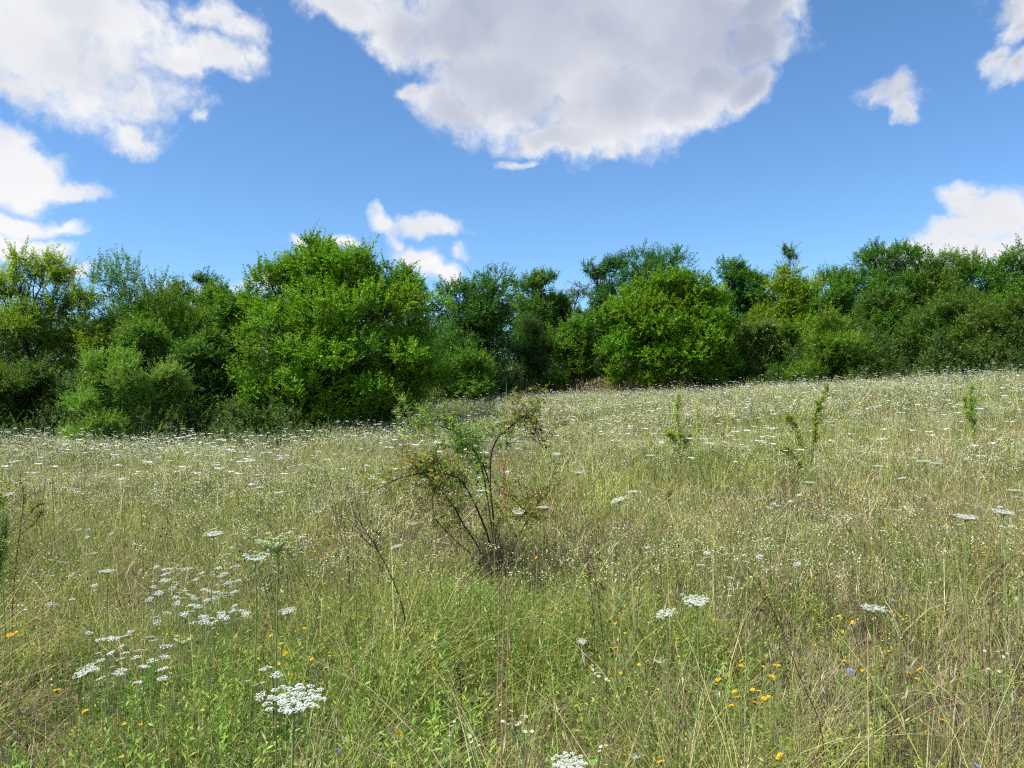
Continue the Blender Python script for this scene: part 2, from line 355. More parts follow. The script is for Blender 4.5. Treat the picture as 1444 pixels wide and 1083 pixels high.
def tree(name, loc, lobes, label, cat, col, nleaf, leaf=.1, wid=.055, slen=.7, m=14, droop=.1, upb=.55, gap=.35, shoots=.06, trunk=.14, stems=1, flat=.8,
         group=None, seed=1, twig_w=.004, limbs=True, var=.16, young=(1.25, 1.15, .8), lean=0.0, inner=.25, tips=None, bark=None, clump=6):
    rg = np.random.default_rng(seed); nleaf = int(nleaf * 1.9); leaf *= 1.2; wid *= 1.32; col = np.array(col) * GAIN; upb *= .75; tips = None if tips is None else np.array(tips) * GAIN
    root = empty(name, loc); tag(root, label, cat, group)
    cr = Acc(); tk = Acc(); tw = Acc(); g3 = waves3(1.5, seed + 50); g4 = waves3(.55, seed + 90)
    lob0 = np.array(lobes, float); big = lob0[:, 3:6].max(1) > .45
    sub = []
    for a in lob0:
        if clump:
            for _ in range(clump):
                o_ = nrm(rg.normal(size=3) + np.array([0, -.25, .15])); r_ = rg.uniform(.34, .52)
                sub.append(np.r_[a[:3] + o_ * a[3:6] * rg.uniform(.55, .78), a[3:6] * r_ * np.array([1.1, 1.1, .8])])
            sub.append(np.r_[a[:3], a[3:6] * .6])
        else: sub.append(a)
    lob = np.array(sub); area = (lob[:, 3] * lob[:, 5] + lob[:, 3] * lob[:, 4]); ns = int(nleaf / m)
    k = rg.choice(len(lob), int(ns * 1.9), p=area / area.sum())
    o = nrm(rg.normal(size=(len(k), 3))); f = np.where(rg.random(len(k)) < inner, rg.uniform(.3, .8, len(k)), rg.uniform(.78, 1.04, len(k)))
    p = lob[k, :3] + o * lob[k, 3:6] * f[:, None]
    # shoots buried deep inside a neighbouring lobe are dropped, so the leaves stay in the outer shells
    q = np.min(np.linalg.norm((p[:, None] - lob[None, :, :3]) / lob[None, :, 3:6], axis=2), axis=1)
    keep = (g3(p) + .6 * g4(p) > -1.5 + gap * 1.0 + rg.normal(0, .35, len(p))) & (p[:, 2] > .12) & ((q > .55) | (rg.random(len(p)) < .25))
    p, o, k = p[keep][:ns], o[keep][:ns], k[keep][:ns]
    out = nrm(o / lob[k, 3:6] + 1e-9); d = nrm(out * .75 + np.array([0, 0, upb]) + rg.normal(0, .33, p.shape)); L = slen * rg.uniform(.55, 1.35, len(p))
    lc = vary((1, 1, 1), len(lob), var * .85, .08); c = np.array(col) * lc[k] * vary((1, 1, 1), len(p), var, .05)
    if tips is not None:
        ti = np.clip((p[:, 2:3] / lob[:, 2].max() - .35) * 1.6, 0, 1) * rg.uniform(.3, 1, (len(p), 1)); c = c * (1 - ti) + np.array(tips) * ti
    root_p = p - d * L[:, None] * .55
    sprays(cr, tw, root_p, d, L, m, leaf, wid, np.clip(c, .005, .9), droop, flat, rg, twig_w)
    # long free shoots standing out of the outline
    nsx = int(len(p) * shoots * .7)
    if nsx:
        w = np.clip(out[:, 2] + .35, 0.01, None) * (p[:, 2] > np.quantile(p[:, 2], .55)); i = rg.choice(len(p), nsx, p=w / w.sum())
        dd = nrm(out[i] * .6 + np.array([0, 0, .8]) + rg.normal(0, .4, (nsx, 3))); LL = slen * rg.uniform(.7, 1.35, nsx)
        sprays(cr, tw, p[i] - dd * .15, dd, LL, m + 6, leaf * 1.1, wid * 1.1, np.clip(c[i] * np.array(young), .005, .9), .03, flat, rg, twig_w * 1.3)
    # trunk and limbs
    zc = float(np.average(lob[:, 2], weights=area)); H = float((lob[:, 2] + lob[:, 5]).max())
    for sidx in range(stems):
        off = rg.normal(0, .22 * (stems > 1), 2)
        fork = np.array([lean * .5 + rg.normal(0, .1) + off[0] * 2, rg.normal(0, .1) + off[1] * 2, max(.25, min(zc * .55, H * .32))])
        base = np.array([off[0], off[1], -.15]); tr = trunk / math.sqrt(stems) if stems > 1 else trunk
        pt = bend(base, fork, 6, 0, tr * .25, rg); tube(tk, pt, np.linspace(tr * 1.25, tr * .8, 6), 8, (.1, .09, .07))
        top = np.array([lob[:, 0].mean() + rg.normal(0, .2), lob[:, 1].mean(), H * .9])
        pm = bend(fork, top, 8, 0, .10, rg); tube(tk, pm, np.linspace(tr * .8, .012, 8), 6, (.1, .09, .07))
        if limbs:
            for j in range(len(lob0)):
                if stems > 1 and j % stems != sidx: continue
                s0 = pm[rg.integers(0, 5)]; c0 = lob0[j, :3] + rg.normal(0, .08, 3); s0 = s0 if s0[2] < c0[2] + .3 else fork
                pb = bend(s0, c0, 6, -.08, .07, rg); r0 = tr * rg.uniform(.32, .5); tube(tk, pb, np.linspace(r0, r0 * .4, 6), 5, (.1, .09, .07))
                near = np.where(k // (clump + 1 if clump else 1) == j)[0]
                for i in near[:: max(1, len(near) // 16)][:18]:
                    pe = bend(pb[rg.integers(3, 6)], root_p[i], 4, .04, .03, rg); tube(tk, pe, np.linspace(r0 * .4, .007, 4), 3, (.1, .09, .07))
    tk.obj('trunk', bark or M_BARK, root, smooth=True)
    if tw.n: tw.obj('twig', M_TWIG, root)
    cr.obj('crown', M_LEAF, root)
    return root

def plobes(base, lst):
    """crown lobes measured in the photograph (cx, cy, rx, ry in its pixels, depth offset in metres) turned into metres round the base"""
    out = []
    for cx, cy, rx, ry, dd in lst:
        y = base[1] + dd; d = ray(cx, cy) * y; s = y / FPX
        out.append((d[0] - base[0], dd, d[2] + EYE - base[2], rx * s, (rx + ry) * .5 * s, ry * s))
    return out
def boxtree(name, px0, px1, ptop, y, label, cat, col, nleaf, n=9, seed=1, depth=.85, **kw):
    cx = (px0 + px1) / 2; b = at(cx, y); w = (px1 - px0) / FPX * y; h = EYE + ray(cx, ptop)[2] * y - b[2]
    lob = auto_lobes(w * (.87 if 'bush' in name else 1.0), h * 1.02, min(w * depth, 6.5), n, np.random.default_rng(seed + 7), low=kw.pop('low', .1), pointed=kw.pop('pointed', .15))
    return tree(name, b, lob, label, cat, col, nleaf, seed=seed, **kw)

GAIN = np.array([2.5, 2.2, 1.05])
WOOD = 'trees and bushes along the edge of the wood'
BRIGHT = (.080, .190, .016); MID = (.052, .135, .022); DARK = (.030, .088, .026); BLUE = (.030, .105, .045); YEL = (.12, .205, .018); OLIVE = (.065, .125, .028)
# the big round tree
hb = (-6.3, 28.0, gz1(-6.3, 28.0))
tree('broad_leaved_tree', hb, plobes(hb, [
    (440, 372, 52, 40, .2), (500, 385, 60, 40, -.3), (390, 410, 45, 38, .3), (560, 410, 48, 40, .2), (455, 425, 80, 55, -1.2), (535, 445, 70, 50, -1.3),
    (395, 470, 58, 50, -.8), (590, 470, 42, 45, .3), (470, 490, 75, 48, -1.9), (555, 505, 65, 45, -1.3), (375, 530, 52, 42, -.6), (440, 545, 62, 38, -1.7),
    (520, 555, 62, 36, -1.6), (590, 535, 46, 36, -.2), (365, 573, 38, 26, -.3), (420, 584, 40, 22, -1.4), (490, 585, 50, 22, -1.3), (560, 575, 42, 22, -.3), (447, 352, 24, 22, 0), (508, 372, 26, 24, -.4), (382, 392, 24, 24, .2), (572, 392, 24, 22, 0), (352, 470, 22, 26, .3), (622, 440, 18, 24, .3), (480, 440, 110, 85, 1.4), (480, 540, 115, 60, 1.4)]),
    'largest round bright green tree, standing forward of the wood left of centre', 'tree', BRIGHT, 95000, leaf=.088, wid=.058, slen=.62, gap=.42, shoots=.05, trunk=.2, stems=3, seed=3, inner=.18, group=None)
# second round tree, right of the middle
b2 = at(930, 40.0)
tree('broad_leaved_tree', b2, plobes(b2, [
    (940, 412, 50, 30, 0), (895, 425, 42, 30, .2), (985, 425, 42, 32, 0), (930, 455, 60, 40, -1.3), (985, 470, 48, 38, -.8), (870, 450, 34, 30, .2), (890, 490, 42, 38, -.8),
    (950, 505, 55, 36, -1.7), (1005, 510, 34, 32, 0), (875, 525, 26, 22, 0), (925, 528, 30, 16, -1.4), (985, 530, 40, 17, -.8), (940, 460, 75, 55, 1.2)]),
    'round bright green tree with leaves down to the meadow, right of the middle', 'tree', (.076, .176, .016), 52000, leaf=.12, wid=.085, slen=.7, gap=.38, shoots=.04, trunk=.17, stems=2, seed=8, inner=.18)
# left edge: locust with open crown and visible forked trunk
b3 = at(42, 34)
tree('locust_tree', b3, plobes(b3, [(55, 372, 42, 26, 0), (35, 392, 40, 14, -.5), (85, 388, 30, 16, .3), (0, 405, 40, 25, .3), (30, 450, 60, 26, -.8), (105, 432, 48, 30, 0), (135, 470, 40, 34, .3), (70, 480, 60, 26, .8),
    (-30, 470, 50, 40, .5), (95, 520, 55, 22, .8), (10, 500, 50, 18, .8)]),
    'open yellow green locust tree with dark forked trunks at the left edge of the photo', 'tree', (.10, .18, .026), 32000, leaf=.12, wid=.04, slen=.8, m=18, gap=.55, shoots=.07, trunk=.15, stems=2, seed=11, upb=.25, twig_w=.008, tips=(.14, .24, .035), inner=.12, droop=.16)
boxtree('hawthorn_tree', 128, 290, 378, 36, 'tall mid green tree with spiky twigs on top, behind the pale bushes', 'tree', (.062, .15, .022), 34000, seed=21, leaf=.10, wid=.045, gap=.34, shoots=.14, slen=.85, upb=.9, n=10, pointed=.1, stems=2, trunk=.13)
boxtree('hawthorn_tree', 262, 345, 402, 37, 'narrow mid green tree just left of the largest tree', 'tree', (.07, .16, .024), 22000, seed=22, leaf=.10, wid=.05, gap=.3, shoots=.06, n=8)
boxtree('locust_tree', 205, 300, 392, 42, 'green tree seen between the spiky one and the gap, farther back', 'tree', MID, 18000, seed=24, leaf=.13, wid=.055, low=.1, n=8, shoots=.05)
boxtree('locust_tree', 268, 318, 378, 44, 'small dark treetop showing above the gap left of the largest tree', 'tree', DARK, 9000, seed=23, leaf=.14, wid=.05, low=.5, n=7, shoots=.06)
boxtree('elm_tree', 285, 375, 405, 33, 'leafy green tree filling the gap against the left shoulder of the largest tree', 'tree', (.06, .15, .024), 18000, seed=26, leaf=.11, wid=.06, gap=.3, shoots=.05, n=8)
boxtree('willow_bush', 102, 206, 488, 24.6, 'pale soft green bush standing forward at the left', 'bush', (.105, .225, .06), 30000, seed=31, leaf=.075, wid=.022, slen=.6, m=20, upb=.8, gap=.25, shoots=.06, trunk=.05, stems=4, n=10, group=None)
boxtree('willow_bush', 200, 268, 512, 25.6, 'smaller pale green bush right beside the larger pale one', 'bush', (.10, .21, .065), 20000, seed=32, leaf=.075, wid=.024, slen=.6, m=18, upb=.8, gap=.25, shoots=.06, trunk=.05, stems=4, n=8)
boxtree('elm_bush', 238, 345, 462, 28.5, 'dark green bush pressed against the left side of the largest tree', 'bush', (.045, .12, .020), 26000, seed=33, leaf=.09, wid=.055, slen=.55, gap=.3, shoots=.03, trunk=.06, stems=3, n=9)
boxtree('elm_bush', 150, 262, 452, 31, 'rounded green bush behind the pale bushes', 'bush', (.055, .13, .024), 22000, seed=34, leaf=.1, wid=.055, slen=.6, gap=.3, trunk=.06, stems=3, n=8)
boxtree('blackthorn_bush', 18, 118, 512, 29, 'dull dark bush under the locust tree', 'bush', (.045, .095, .030), 20000, seed=35, leaf=.085, wid=.045, gap=.25, trunk=.05, stems=3, n=8, pointed=0)
boxtree('blackthorn_bush', -70, 38, 498, 28, 'dark bush cut by the left edge of the photo', 'bush', (.05, .11, .030), 20000, seed=36, leaf=.085, wid=.045, gap=.25, trunk=.05, stems=3, n=8, pointed=0)
boxtree('blackthorn_bush', -230, -60, 400, 31, 'green thicket tree beyond the left edge', 'tree', MID, 16000, seed=37, leaf=.12, wid=.06, gap=.25, n=8)
# right of the big tree
boxtree('walnut_tree', 600, 735, 388, 41, 'dark blue green tree just right of the largest tree', 'tree', (.036, .104, .030), 34000, seed=41, leaf=.12, wid=.055, gap=.3, shoots=.07, n=11, pointed=.1, trunk=.15)
boxtree('elm_bush', 592, 700, 492, 37.5, 'mid green bush at the foot of the dark blue green tree', 'bush', (.052, .135, .022), 18000, seed=42, leaf=.1, wid=.055, gap=.3, n=8, stems=3, trunk=.06)
boxtree('juniper_bush', 705, 792, 440, 43.5, 'dark pointed bush with fine upright twigs in the middle', 'bush', (.032, .088, .028), 24000, seed=43, leaf=.12, wid=.025, slen=.9, m=20, upb=1.4, gap=.2, shoots=.05, n=8, pointed=.75, stems=3, trunk=.06, droop=.0)
boxtree('elm_bush', 768, 850, 440, 43.0, 'lighter green bush between the dark pointed bush and the round tree', 'bush', (.06, .155, .026), 20000, seed=44, leaf=.11, wid=.06, gap=.3, n=8, stems=3, trunk=.06)
boxtree('locust_tree', 722, 800, 378, 50, 'slightly hazy green treetop above the dark pointed bush', 'tree', (.055, .14, .040), 18000, seed=45, leaf=.14, wid=.06, gap=.4, shoots=.08, n=8, low=.3)
boxtree('locust_tree', 775, 830, 398, 51, 'thin brownish green treetop with bare twigs', 'tree', (.085, .12, .055), 6500, seed=46, leaf=.12, wid=.045, gap=.5, shoots=.1, n=6, low=.35, twig_w=.012)
boxtree('ailanthus_tree', 818, 884, 345, 47, 'tall slim blue green tree with tufted branches, left of the round tree', 'tree', (.036, .108, .038), 11500, seed=47, leaf=.19, wid=.06, slen=.7, m=12, gap=.55, shoots=.04, n=11, pointed=.1, trunk=.09, upb=.5, depth=.9, inner=.05)
boxtree('ailanthus_tree', 868, 1012, 352, 50, 'dark blue green tufted tree rising behind the round tree', 'tree', (.033, .105, .032), 26000, seed=48, leaf=.18, wid=.06, slen=.8, m=14, gap=.45, shoots=.06, n=12, pointed=.1, trunk=.14, low=.3)
boxtree('ailanthus_tree', 1000, 1090, 362, 50, 'mid green tufted tree between the round tree and the yellow one', 'tree', (.042, .125, .036), 24000, seed=49, leaf=.17, wid=.06, gap=.38, shoots=.07, n=10, pointed=.1, trunk=.14, low=.15)
boxtree('locust_tree', 1068, 1168, 372, 47, 'yellow green tree with a thin spire on top', 'tree', (.082, .17, .02), 25000, seed=50, leaf=.15, wid=.055, gap=.36, shoots=.06, n=10, pointed=.2, trunk=.13, tips=(.115, .19, .02))
boxtree('locust_tree', 1100, 1128, 337, 48.5, 'thin green spire of a treetop above the yellow tree', 'tree', (.05, .12, .03), 3000, seed=51, leaf=.16, wid=.05, gap=.5, shoots=.1, n=7, pointed=.6, low=.45, trunk=.06)
boxtree('elder_bush', 1025, 1100, 450, 41.5, 'bush with pale green flower clusters right of the round tree', 'bush', (.075, .14, .055), 20000, seed=52, leaf=.12, wid=.06, gap=.25, shoots=.02, n=8, stems=3, trunk=.06)
boxtree('elder_bush', 1080, 1150, 462, 41, 'mid green bush between the pale one and the yellow bush', 'bush', (.045, .115, .03), 18000, seed=53, leaf=.12, wid=.06, gap=.25, n=8, stems=3, trunk=.06)
boxtree('locust_bush', 1122, 1235, 440, 38.5, 'feathery yellow green bush on the right, in front of the darker trees', 'bush', (.078, .17, .025), 26000, seed=54, leaf=.11, wid=.035, slen=.7, m=18, upb=.7, gap=.3, shoots=.06, n=10, stems=3, trunk=.06, pointed=.4)
boxtree('locust_tree', 1168, 1300, 336, 48, 'tallest dark green domed tree on the right', 'tree', (.040, .122, .026), 38000, seed=55, leaf=.15, wid=.05, gap=.34, shoots=.06, n=12, pointed=.15, trunk=.17)
boxtree('locust_tree', 1140, 1225, 385, 45, 'green tree between the yellow tree and the tall dark dome', 'tree', (.05, .13, .028), 22000, seed=56, leaf=.14, wid=.055, gap=.32, n=9)
boxtree('hawthorn_tree', 1200, 1310, 398, 41.5, 'mid green tree standing in front of the tall dark dome', 'tree', (.048, .12, .026), 28000, seed=57, leaf=.12, wid=.05, gap=.3, n=10, trunk=.12)
boxtree('locust_tree', 1278, 1392, 345, 46, 'light airy green tree before the white cloud on the right', 'tree', (.065, .14, .032), 26000, seed=58, leaf=.14, wid=.05, gap=.45, shoots=.08, n=11, pointed=.1, trunk=.13)
boxtree('hawthorn_tree', 1285, 1400, 410, 38, 'dull dark green tree at the right below the airy one', 'tree', (.046, .112, .026), 30000, seed=59, leaf=.11, wid=.05, gap=.3, n=10, pointed=.1)
boxtree('locust_tree', 1362, 1490, 346, 42, 'dark green tree at the right edge of the photo', 'tree', (.050, .130, .024), 34000, seed=60, leaf=.13, wid=.055, gap=.34, shoots=.05, n=11, pointed=.1, trunk=.15)
boxtree('hawthorn_tree', 1380, 1500, 420, 34.5, 'low dark bushy tree at the foot of the right edge tree', 'tree', (.052, .105, .025), 26000, seed=61, leaf=.1, wid=.045, gap=.3, n=9, pointed=.1)
boxtree('locust_tree', 1480, 1680, 350, 37, 'green tree beyond the right edge', 'tree', MID, 16000, seed=62, leaf=.15, wid=.07, gap=.3, n=9)
# low bushes closing the foot of the wood
def low_growth():
    a = Acc(); rg = np.random.default_rng(77); n = 30000
    t = rg.uniform(0, 1, n); xs = -26 + 54 * t; ye = np.interp(xs, EDGE[:, 0], EDGE[:, 1]) + .9
    y = ye + rg.exponential(2.2, n); g = waves(3.0, 5)(xs, y); h = (1.7 + .7 * g + .12 * (y - ye)).clip(.5, 3.4)
    z = gz(xs, y) + h * rg.uniform(0, 1, n) ** .7
    d = nrm(np.c_[rg.normal(0, .5, n), rg.normal(-.3, .4, n), rg.uniform(.2, 1, n)])
    sprays(a, None, np.c_[xs, y, z], d, rg.uniform(.3, .7, n), 12, .12, .065, vary((.085, .165, .03), n, .25, .08), .1, .7, rg)
    tag(a.obj('undergrowth', M_LEAF), 'dark low brambles and saplings filling the foot of the wood', None, None, 'stuff')
def far_wood():
    a = Acc(); rg = np.random.default_rng(78); n = 42000
    xs = rg.uniform(-48, 52, n); y = rg.uniform(52, 66, n) - np.abs(xs) * .12; g = waves(7, 6)(xs, y * .3)
    top = 6.5 + .8 * g; z = gz(xs, y) + top * rg.uniform(0, 1, n) ** .85
    d = nrm(np.c_[rg.normal(0, .6, n), rg.normal(-.3, .4, n), rg.uniform(.1, 1, n)])
    sprays(a, None, np.c_[xs, y, z], d, rg.uniform(.5, 1.1, n), 12, .24, .13, vary((.085, .18, .04), n, .2, .06), .1, .7, rg)
    tag(a.obj('woodland', M_LEAF), 'the rest of the wood behind the front trees', None, None, 'stuff')
def margin():
    a = Acc(); rg = np.random.default_rng(79); n0 = 420; xs = rg.uniform(-25, 27, n0); y = np.interp(xs, EDGE[:, 0], EDGE[:, 1]) + rg.uniform(-1.3, .9, n0); g = waves(2.5, 9)(xs, y)
    ok = rg.random(n0) < .45 + .35 * g; xs, y = xs[ok], y[ok]; n0 = len(xs); hh = rg.uniform(.35, 1.25, n0) * (1 + .3 * waves(4, 10)(xs, y)); k = 34; j = np.repeat(np.arange(n0), k); n = len(j)
    P = np.c_[xs[j] + rg.normal(0, .26, n), y[j] + rg.normal(0, .26, n), 0 * xs[j]]; P[:, 2] = gz(P[:, 0], P[:, 1]) + hh[j] * rg.uniform(.05, 1, n)
    col = vary((.12, .21, .05), n0, .35, .12)[j] * rg.uniform(.8, 1.2, (n, 1))
    sprays(a, a, P, nrm(np.c_[rg.normal(0, .5, (n, 2)), np.ones(n)]), rg.uniform(.15, .5, n), 12, .07, .032, col, .1, .6, rg, .003)
    tag(a.obj('margin_weeds', M_LEAF), 'ragged fringe of tall weeds and brambles where the meadow meets the wood', None, None, 'stuff')
low_growth(); far_wood(); margin()


# ------------------------------------------------------------------ the meadow: what nobody could count
DRY = waves(5.5, 101); DRY2 = waves(1.3, 102); WHT = waves(7.0, 103); GRN = waves(2.2, 104)
def dryness(x, y):
    """0 lush green .. 1 straw; the right-hand middle is drier, the lower left corner greener"""
    v = .45 + .26 * DRY(x, y) + .26 * DRY2(x, y)
    v += .20 * np.exp(-((x - 2.6) / 2.6) ** 2 - ((y - 6.2) / 3.0) ** 2) - .18 * np.exp(-((x + 1.3) / 1.3) ** 2 - ((y - 3.4) / 1.8) ** 2) - .12 * np.exp(-((y - 2.6) / 1.0) ** 2)
    return np.clip(v, 0, 1)
def scatter(n, y0, y1, rg, edge=0.4, side=1.6, k=.72):
    y = np.sqrt(rg.uniform(y0 * y0, y1 * y1, int(n * 1.15))) if y0 > 6 else None
    if y is None:
        g = np.linspace(y0, y1, 400); w = np.cumsum(k * g + side); y = np.interp(rg.uniform(w[0], w[-1], int(n * 1.15)), w, g)
    x = rg.uniform(-1, 1, len(y)) * (k * y + side); ok = ~beyond(x, y + edge)
    return x[ok][:n], y[ok][:n]
GREENS = np.array([(.28, .38, .06), (.38, .45, .09), (.18, .29, .05), (.30, .39, .12), (.48, .48, .14)])
STRAWS = np.array([(.64, .54, .29), (.54, .47, .27), (.70, .61, .38), (.40, .30, .17), (.28, .19, .11), (.60, .57, .38)])
PATCH = waves(.75, 105); PATCH2 = waves(2.6, 106)
def tall(x, y): return (.80 + .38 * PATCH(x, y) + .30 * PATCH2(x, y)).clip(.22, 1.6) * (1 - .72 * np.exp(-((np.asarray(x) + .12) / .55) ** 2 - ((np.asarray(y) - 5.75) / .75) ** 2)) * (1 - .55 * np.exp(-((np.asarray(x) + .12) / .45) ** 2 - ((np.asarray(y) - 3.3) / .6) ** 2))
def blade_colours(x, y, rg, bias=0.0):
    d = dryness(x, y) + bias; dry = rg.random(len(x)) < d
    c = np.where(dry[:, None], STRAWS[rg.integers(0, len(STRAWS), len(x))], GREENS[rg.integers(0, len(GREENS), len(x))])
    return c * rg.uniform(.75, 1.2, (len(x), 1)), dry
def blades(acc, x, y, h, w, lean, col, tip, seg, rg, z0=-.01, curl=1.7):
    n = len(x); az = rg.uniform(0, 2 * math.pi, n); ld = np.c_[np.cos(az), np.sin(az)]; a2 = rg.uniform(0, math.pi, n); sd = np.c_[np.cos(a2), np.sin(a2)]
    t = np.linspace(0, 1, seg + 1); base = np.c_[x, y, gz(x, y) + z0]
    cz = h[:, None] * (t[None] * (1 - .35 * np.minimum(1, lean[:, None]) * t[None] ** 2))
    off = (h * lean)[:, None] * t[None] ** curl
    P = base[:, None] + np.dstack([ld[:, :1] * off, ld[:, 1:] * off, cz])
    ww = w[:, None] * (1 - .88 * t[None] ** 1.4) * .5; S = np.dstack([sd[:, :1] * ww, sd[:, 1:] * ww, 0 * ww])
    V = np.stack([P - S, P + S], 2)
    cc = col[:, None] * (1 - t[None, :, None]) + tip[:, None] * t[None, :, None]; cc = np.repeat(cc[:, :, None], 2, 2)
    k = np.arange(n)[:, None] * (seg + 1) * 2 + np.arange(seg)[None] * 2
    acc.add(V.reshape(-1, 3), cc.reshape(-1, 3), np.stack([k, k + 1, k + 3, k + 2], -1).reshape(-1, 4))
    return P[:, -1]
def heads(acc, tip, ln, wd, col, rg):
    """seed heads: two crossed narrow diamonds on the stem tip"""
    n = len(tip); ax = nrm(np.c_[rg.normal(0, .25, (n, 2)), np.ones(n)])
    for s in range(2):
        nm = rg.normal(0, 1, (n, 3)); nm[:, 2] *= .2; leaves(acc, tip - ax * ln[:, None] * .4, ax, nm, ln, wd, col)
def flecks(acc, P, size, col, rg, tilt=.45):
    """tiny flat flowers facing mostly up"""
    n = len(P); nm = nrm(np.c_[rg.normal(0, tilt, (n, 2)), np.ones(n)]); a = nrm(np.cross(nm, nrm(rg.normal(size=(n, 3))))); b = np.cross(nm, a)
    s = size[:, None] * .5; v = np.stack([P - a * s, P - b * s, P + a * s, P + b * s], 1)
    acc.add(v.reshape(-1, 3), np.repeat(col, 4, 0), np.arange(n * 4).reshape(-1, 4))
def meadow():
    rg = np.random.default_rng(500)
    zones = [  # y0, y1, blades, straws, thatch, width factor, segments
        (1.2, 3.6, 70000, 5000, 44000, .0028, 4), (3.6, 8, 140000, 15000, 60000, .0040, 3), (8, 17, 160000, 30000, 30000, .0072, 2), (17, 47, 240000, 70000, 0, .016, 1)]
    gr = Acc(); st = Acc(); th = Acc()
    for (y0, y1, nb, nst, nth, w, seg) in zones:
        for part, per, sp in ((.55, 26, .055), (.20, 60, .10), (.25, 1, 0)):
            x, y = scatter(max(10, int(nb * part / per)), y0, y1, rg); ok = rg.random(len(x)) < .55 + .5 * tall(x, y); x, y = x[ok], y[ok]; n0 = len(x); c, dry = blade_colours(x, y, rg, -.10); th0 = tall(x, y) * rg.uniform(.55, 1.35, n0)
            ww = w * rg.uniform(.6, 1.7, n0); ln0 = np.abs(rg.normal(.35, .4, n0)).clip(0, 1.6); jj = np.repeat(np.arange(n0), per); n = len(jj); f = 1 + y[jj] / 14
            x = x[jj] + rg.normal(0, 1, n) * sp * f; y = y[jj] + rg.normal(0, 1, n) * sp * f; c = c[jj] * rg.uniform(.6, 1.35, (n, 1))
            mixd = rg.random(n) < .13; c[mixd] = STRAWS[rg.integers(0, 6, mixd.sum())] * .8
            h = rg.gamma(6, .050, n).clip(.05, .75) * th0[jj]
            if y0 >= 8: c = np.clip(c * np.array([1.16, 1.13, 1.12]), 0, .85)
            blades(gr, x, y, h, ww[jj] * rg.uniform(.7, 1.3, n), (ln0[jj] + np.abs(rg.normal(.1, .35, n))).clip(0, 2), c, np.clip(c * np.array([1.15, 1.05, .9]), 0, .85), seg, rg)
        x, y = scatter(nst, y0, y1, rg); n = len(x); ok = rg.random(n) < .1 + 1.1 * dryness(x, y) * (.5 + .5 * PATCH(x, y)); x, y = x[ok], y[ok]; jj = rg.integers(0, len(x), len(x)); jj[: len(x) // 3] = jj[: len(x) // 3] // 9 * 9; x = x[jj] + rg.normal(0, .07, len(x)); y = y[jj] + rg.normal(0, .07, len(x)); n = len(x)
        c = STRAWS[rg.integers(0, 6, n)] * rg.uniform(.7, 1.2, (n, 1)); gg = rg.random(n) < .35; c[gg] = GREENS[rg.integers(0, 5, gg.sum())] * 1.1
        h = (rg.normal(.55, .15, n) * (.7 + .3 * tall(x, y))).clip(.2, .95); tp = blades(st, x, y, h, w * .55 * rg.uniform(.7, 1.3, n), np.abs(rg.normal(.2, .25, n)), c, c, max(1, seg), rg)
        hd = rg.random(n) < .6; nh = hd.sum(); hc = STRAWS[rg.integers(0, 6, nh)] * rg.uniform(.7, 1.15, (nh, 1))
        heads(st, tp[hd], rg.uniform(.02, .08, nh), rg.uniform(.003, .007, nh) * (1 + y[hd] / 20), hc, rg)
        if nth:
            x, y = scatter(nth, y0, y1, rg); n = len(x); c = STRAWS[rg.integers(0, 6, n)] * rg.uniform(.25, .95, (n, 1))
            blades(th, x, y, rg.uniform(.05, .22, n), w * .8 * rg.uniform(.6, 1.3, n), rg.uniform(.8, 2.6, n), c, c, 2, rg, 0.0, 1.1)
    tag(gr.obj('grass', M_GRASS), 'green and yellowing meadow grass', None, None, 'stuff')
    tag(st.obj('seeding_grass', M_STRAW), 'tall straw coloured seeding grass stems', None, None, 'stuff')
    tag(th.obj('dry_grass', M_STRAW), 'matted dead grass near the ground', None, None, 'stuff')
    # leafy stems of other herbs
    fb = Acc(); tw = Acc()
    for (y0, y1, n, leaf, wid, m) in [(1.3, 3.6, 5200, .030, .009, 20), (3.6, 8, 15000, .034, .011, 16), (8, 18, 18000, .05, .018, 10), (18, 46, 20000, .09, .035, 6)]:
        x, y = scatter(int(n / 6), y0, y1, rg); n0 = len(x); jj = np.repeat(np.arange(n0), 6); n = len(jj); L = (rg.gamma(7, .055, n0).clip(.08, .7) * tall(x, y))[jj] * rg.uniform(.5, 1.15, n)
        d = nrm(np.c_[rg.normal(0, .4, (n, 2)), np.ones(n)]); col = (GREENS[rg.integers(0, 5, n0)] * rg.uniform(.6, 1.25, (n0, 1)))[jj] * rg.uniform(.85, 1.15, (n, 1)); yl = (rg.random(n0) < .22)[jj]; col[yl] = np.array([.40, .42, .08])
        x = x[jj] + rg.normal(0, .035, n); y = y[jj] + rg.normal(0, .035, n)
        sprays(fb, fb, np.c_[x, y, gz(x, y)], d, L, m, leaf, wid, col, .05, .45, rg, .0016 + y.mean() * .0003, .6, (.16, .19, .06))
    br = Acc()
    for (y0, y1, n, wf) in [(1.6, 5, 260, 1), (5, 12, 700, 1.6), (12, 30, 900, 3)]:
        x, y = scatter(n, y0, y1, rg); ok = rg.random(len(x)) < dryness(x, y) + .1; x, y = x[ok], y[ok]; per = 26; n = len(x); j = np.repeat(np.arange(n), per)
        c = (np.array([.17, .12, .075]) * rg.uniform(.4, 1.7, (n, 1)))[j] * rg.uniform(.7, 1.3, (n * per, 1)); xx = x[j] + rg.normal(0, .05, n * per) * wf ** .5; yy = y[j] + rg.normal(0, .05, n * per) * wf ** .5
        tp = blades(br, xx, yy, (rg.uniform(.2, .62, n))[j] * rg.uniform(.5, 1.1, n * per), np.full(n * per, .0032 * wf), np.abs(rg.normal(.2, .25, n * per)), c, c, 2, rg); q = rg.random(len(tp)) < .4
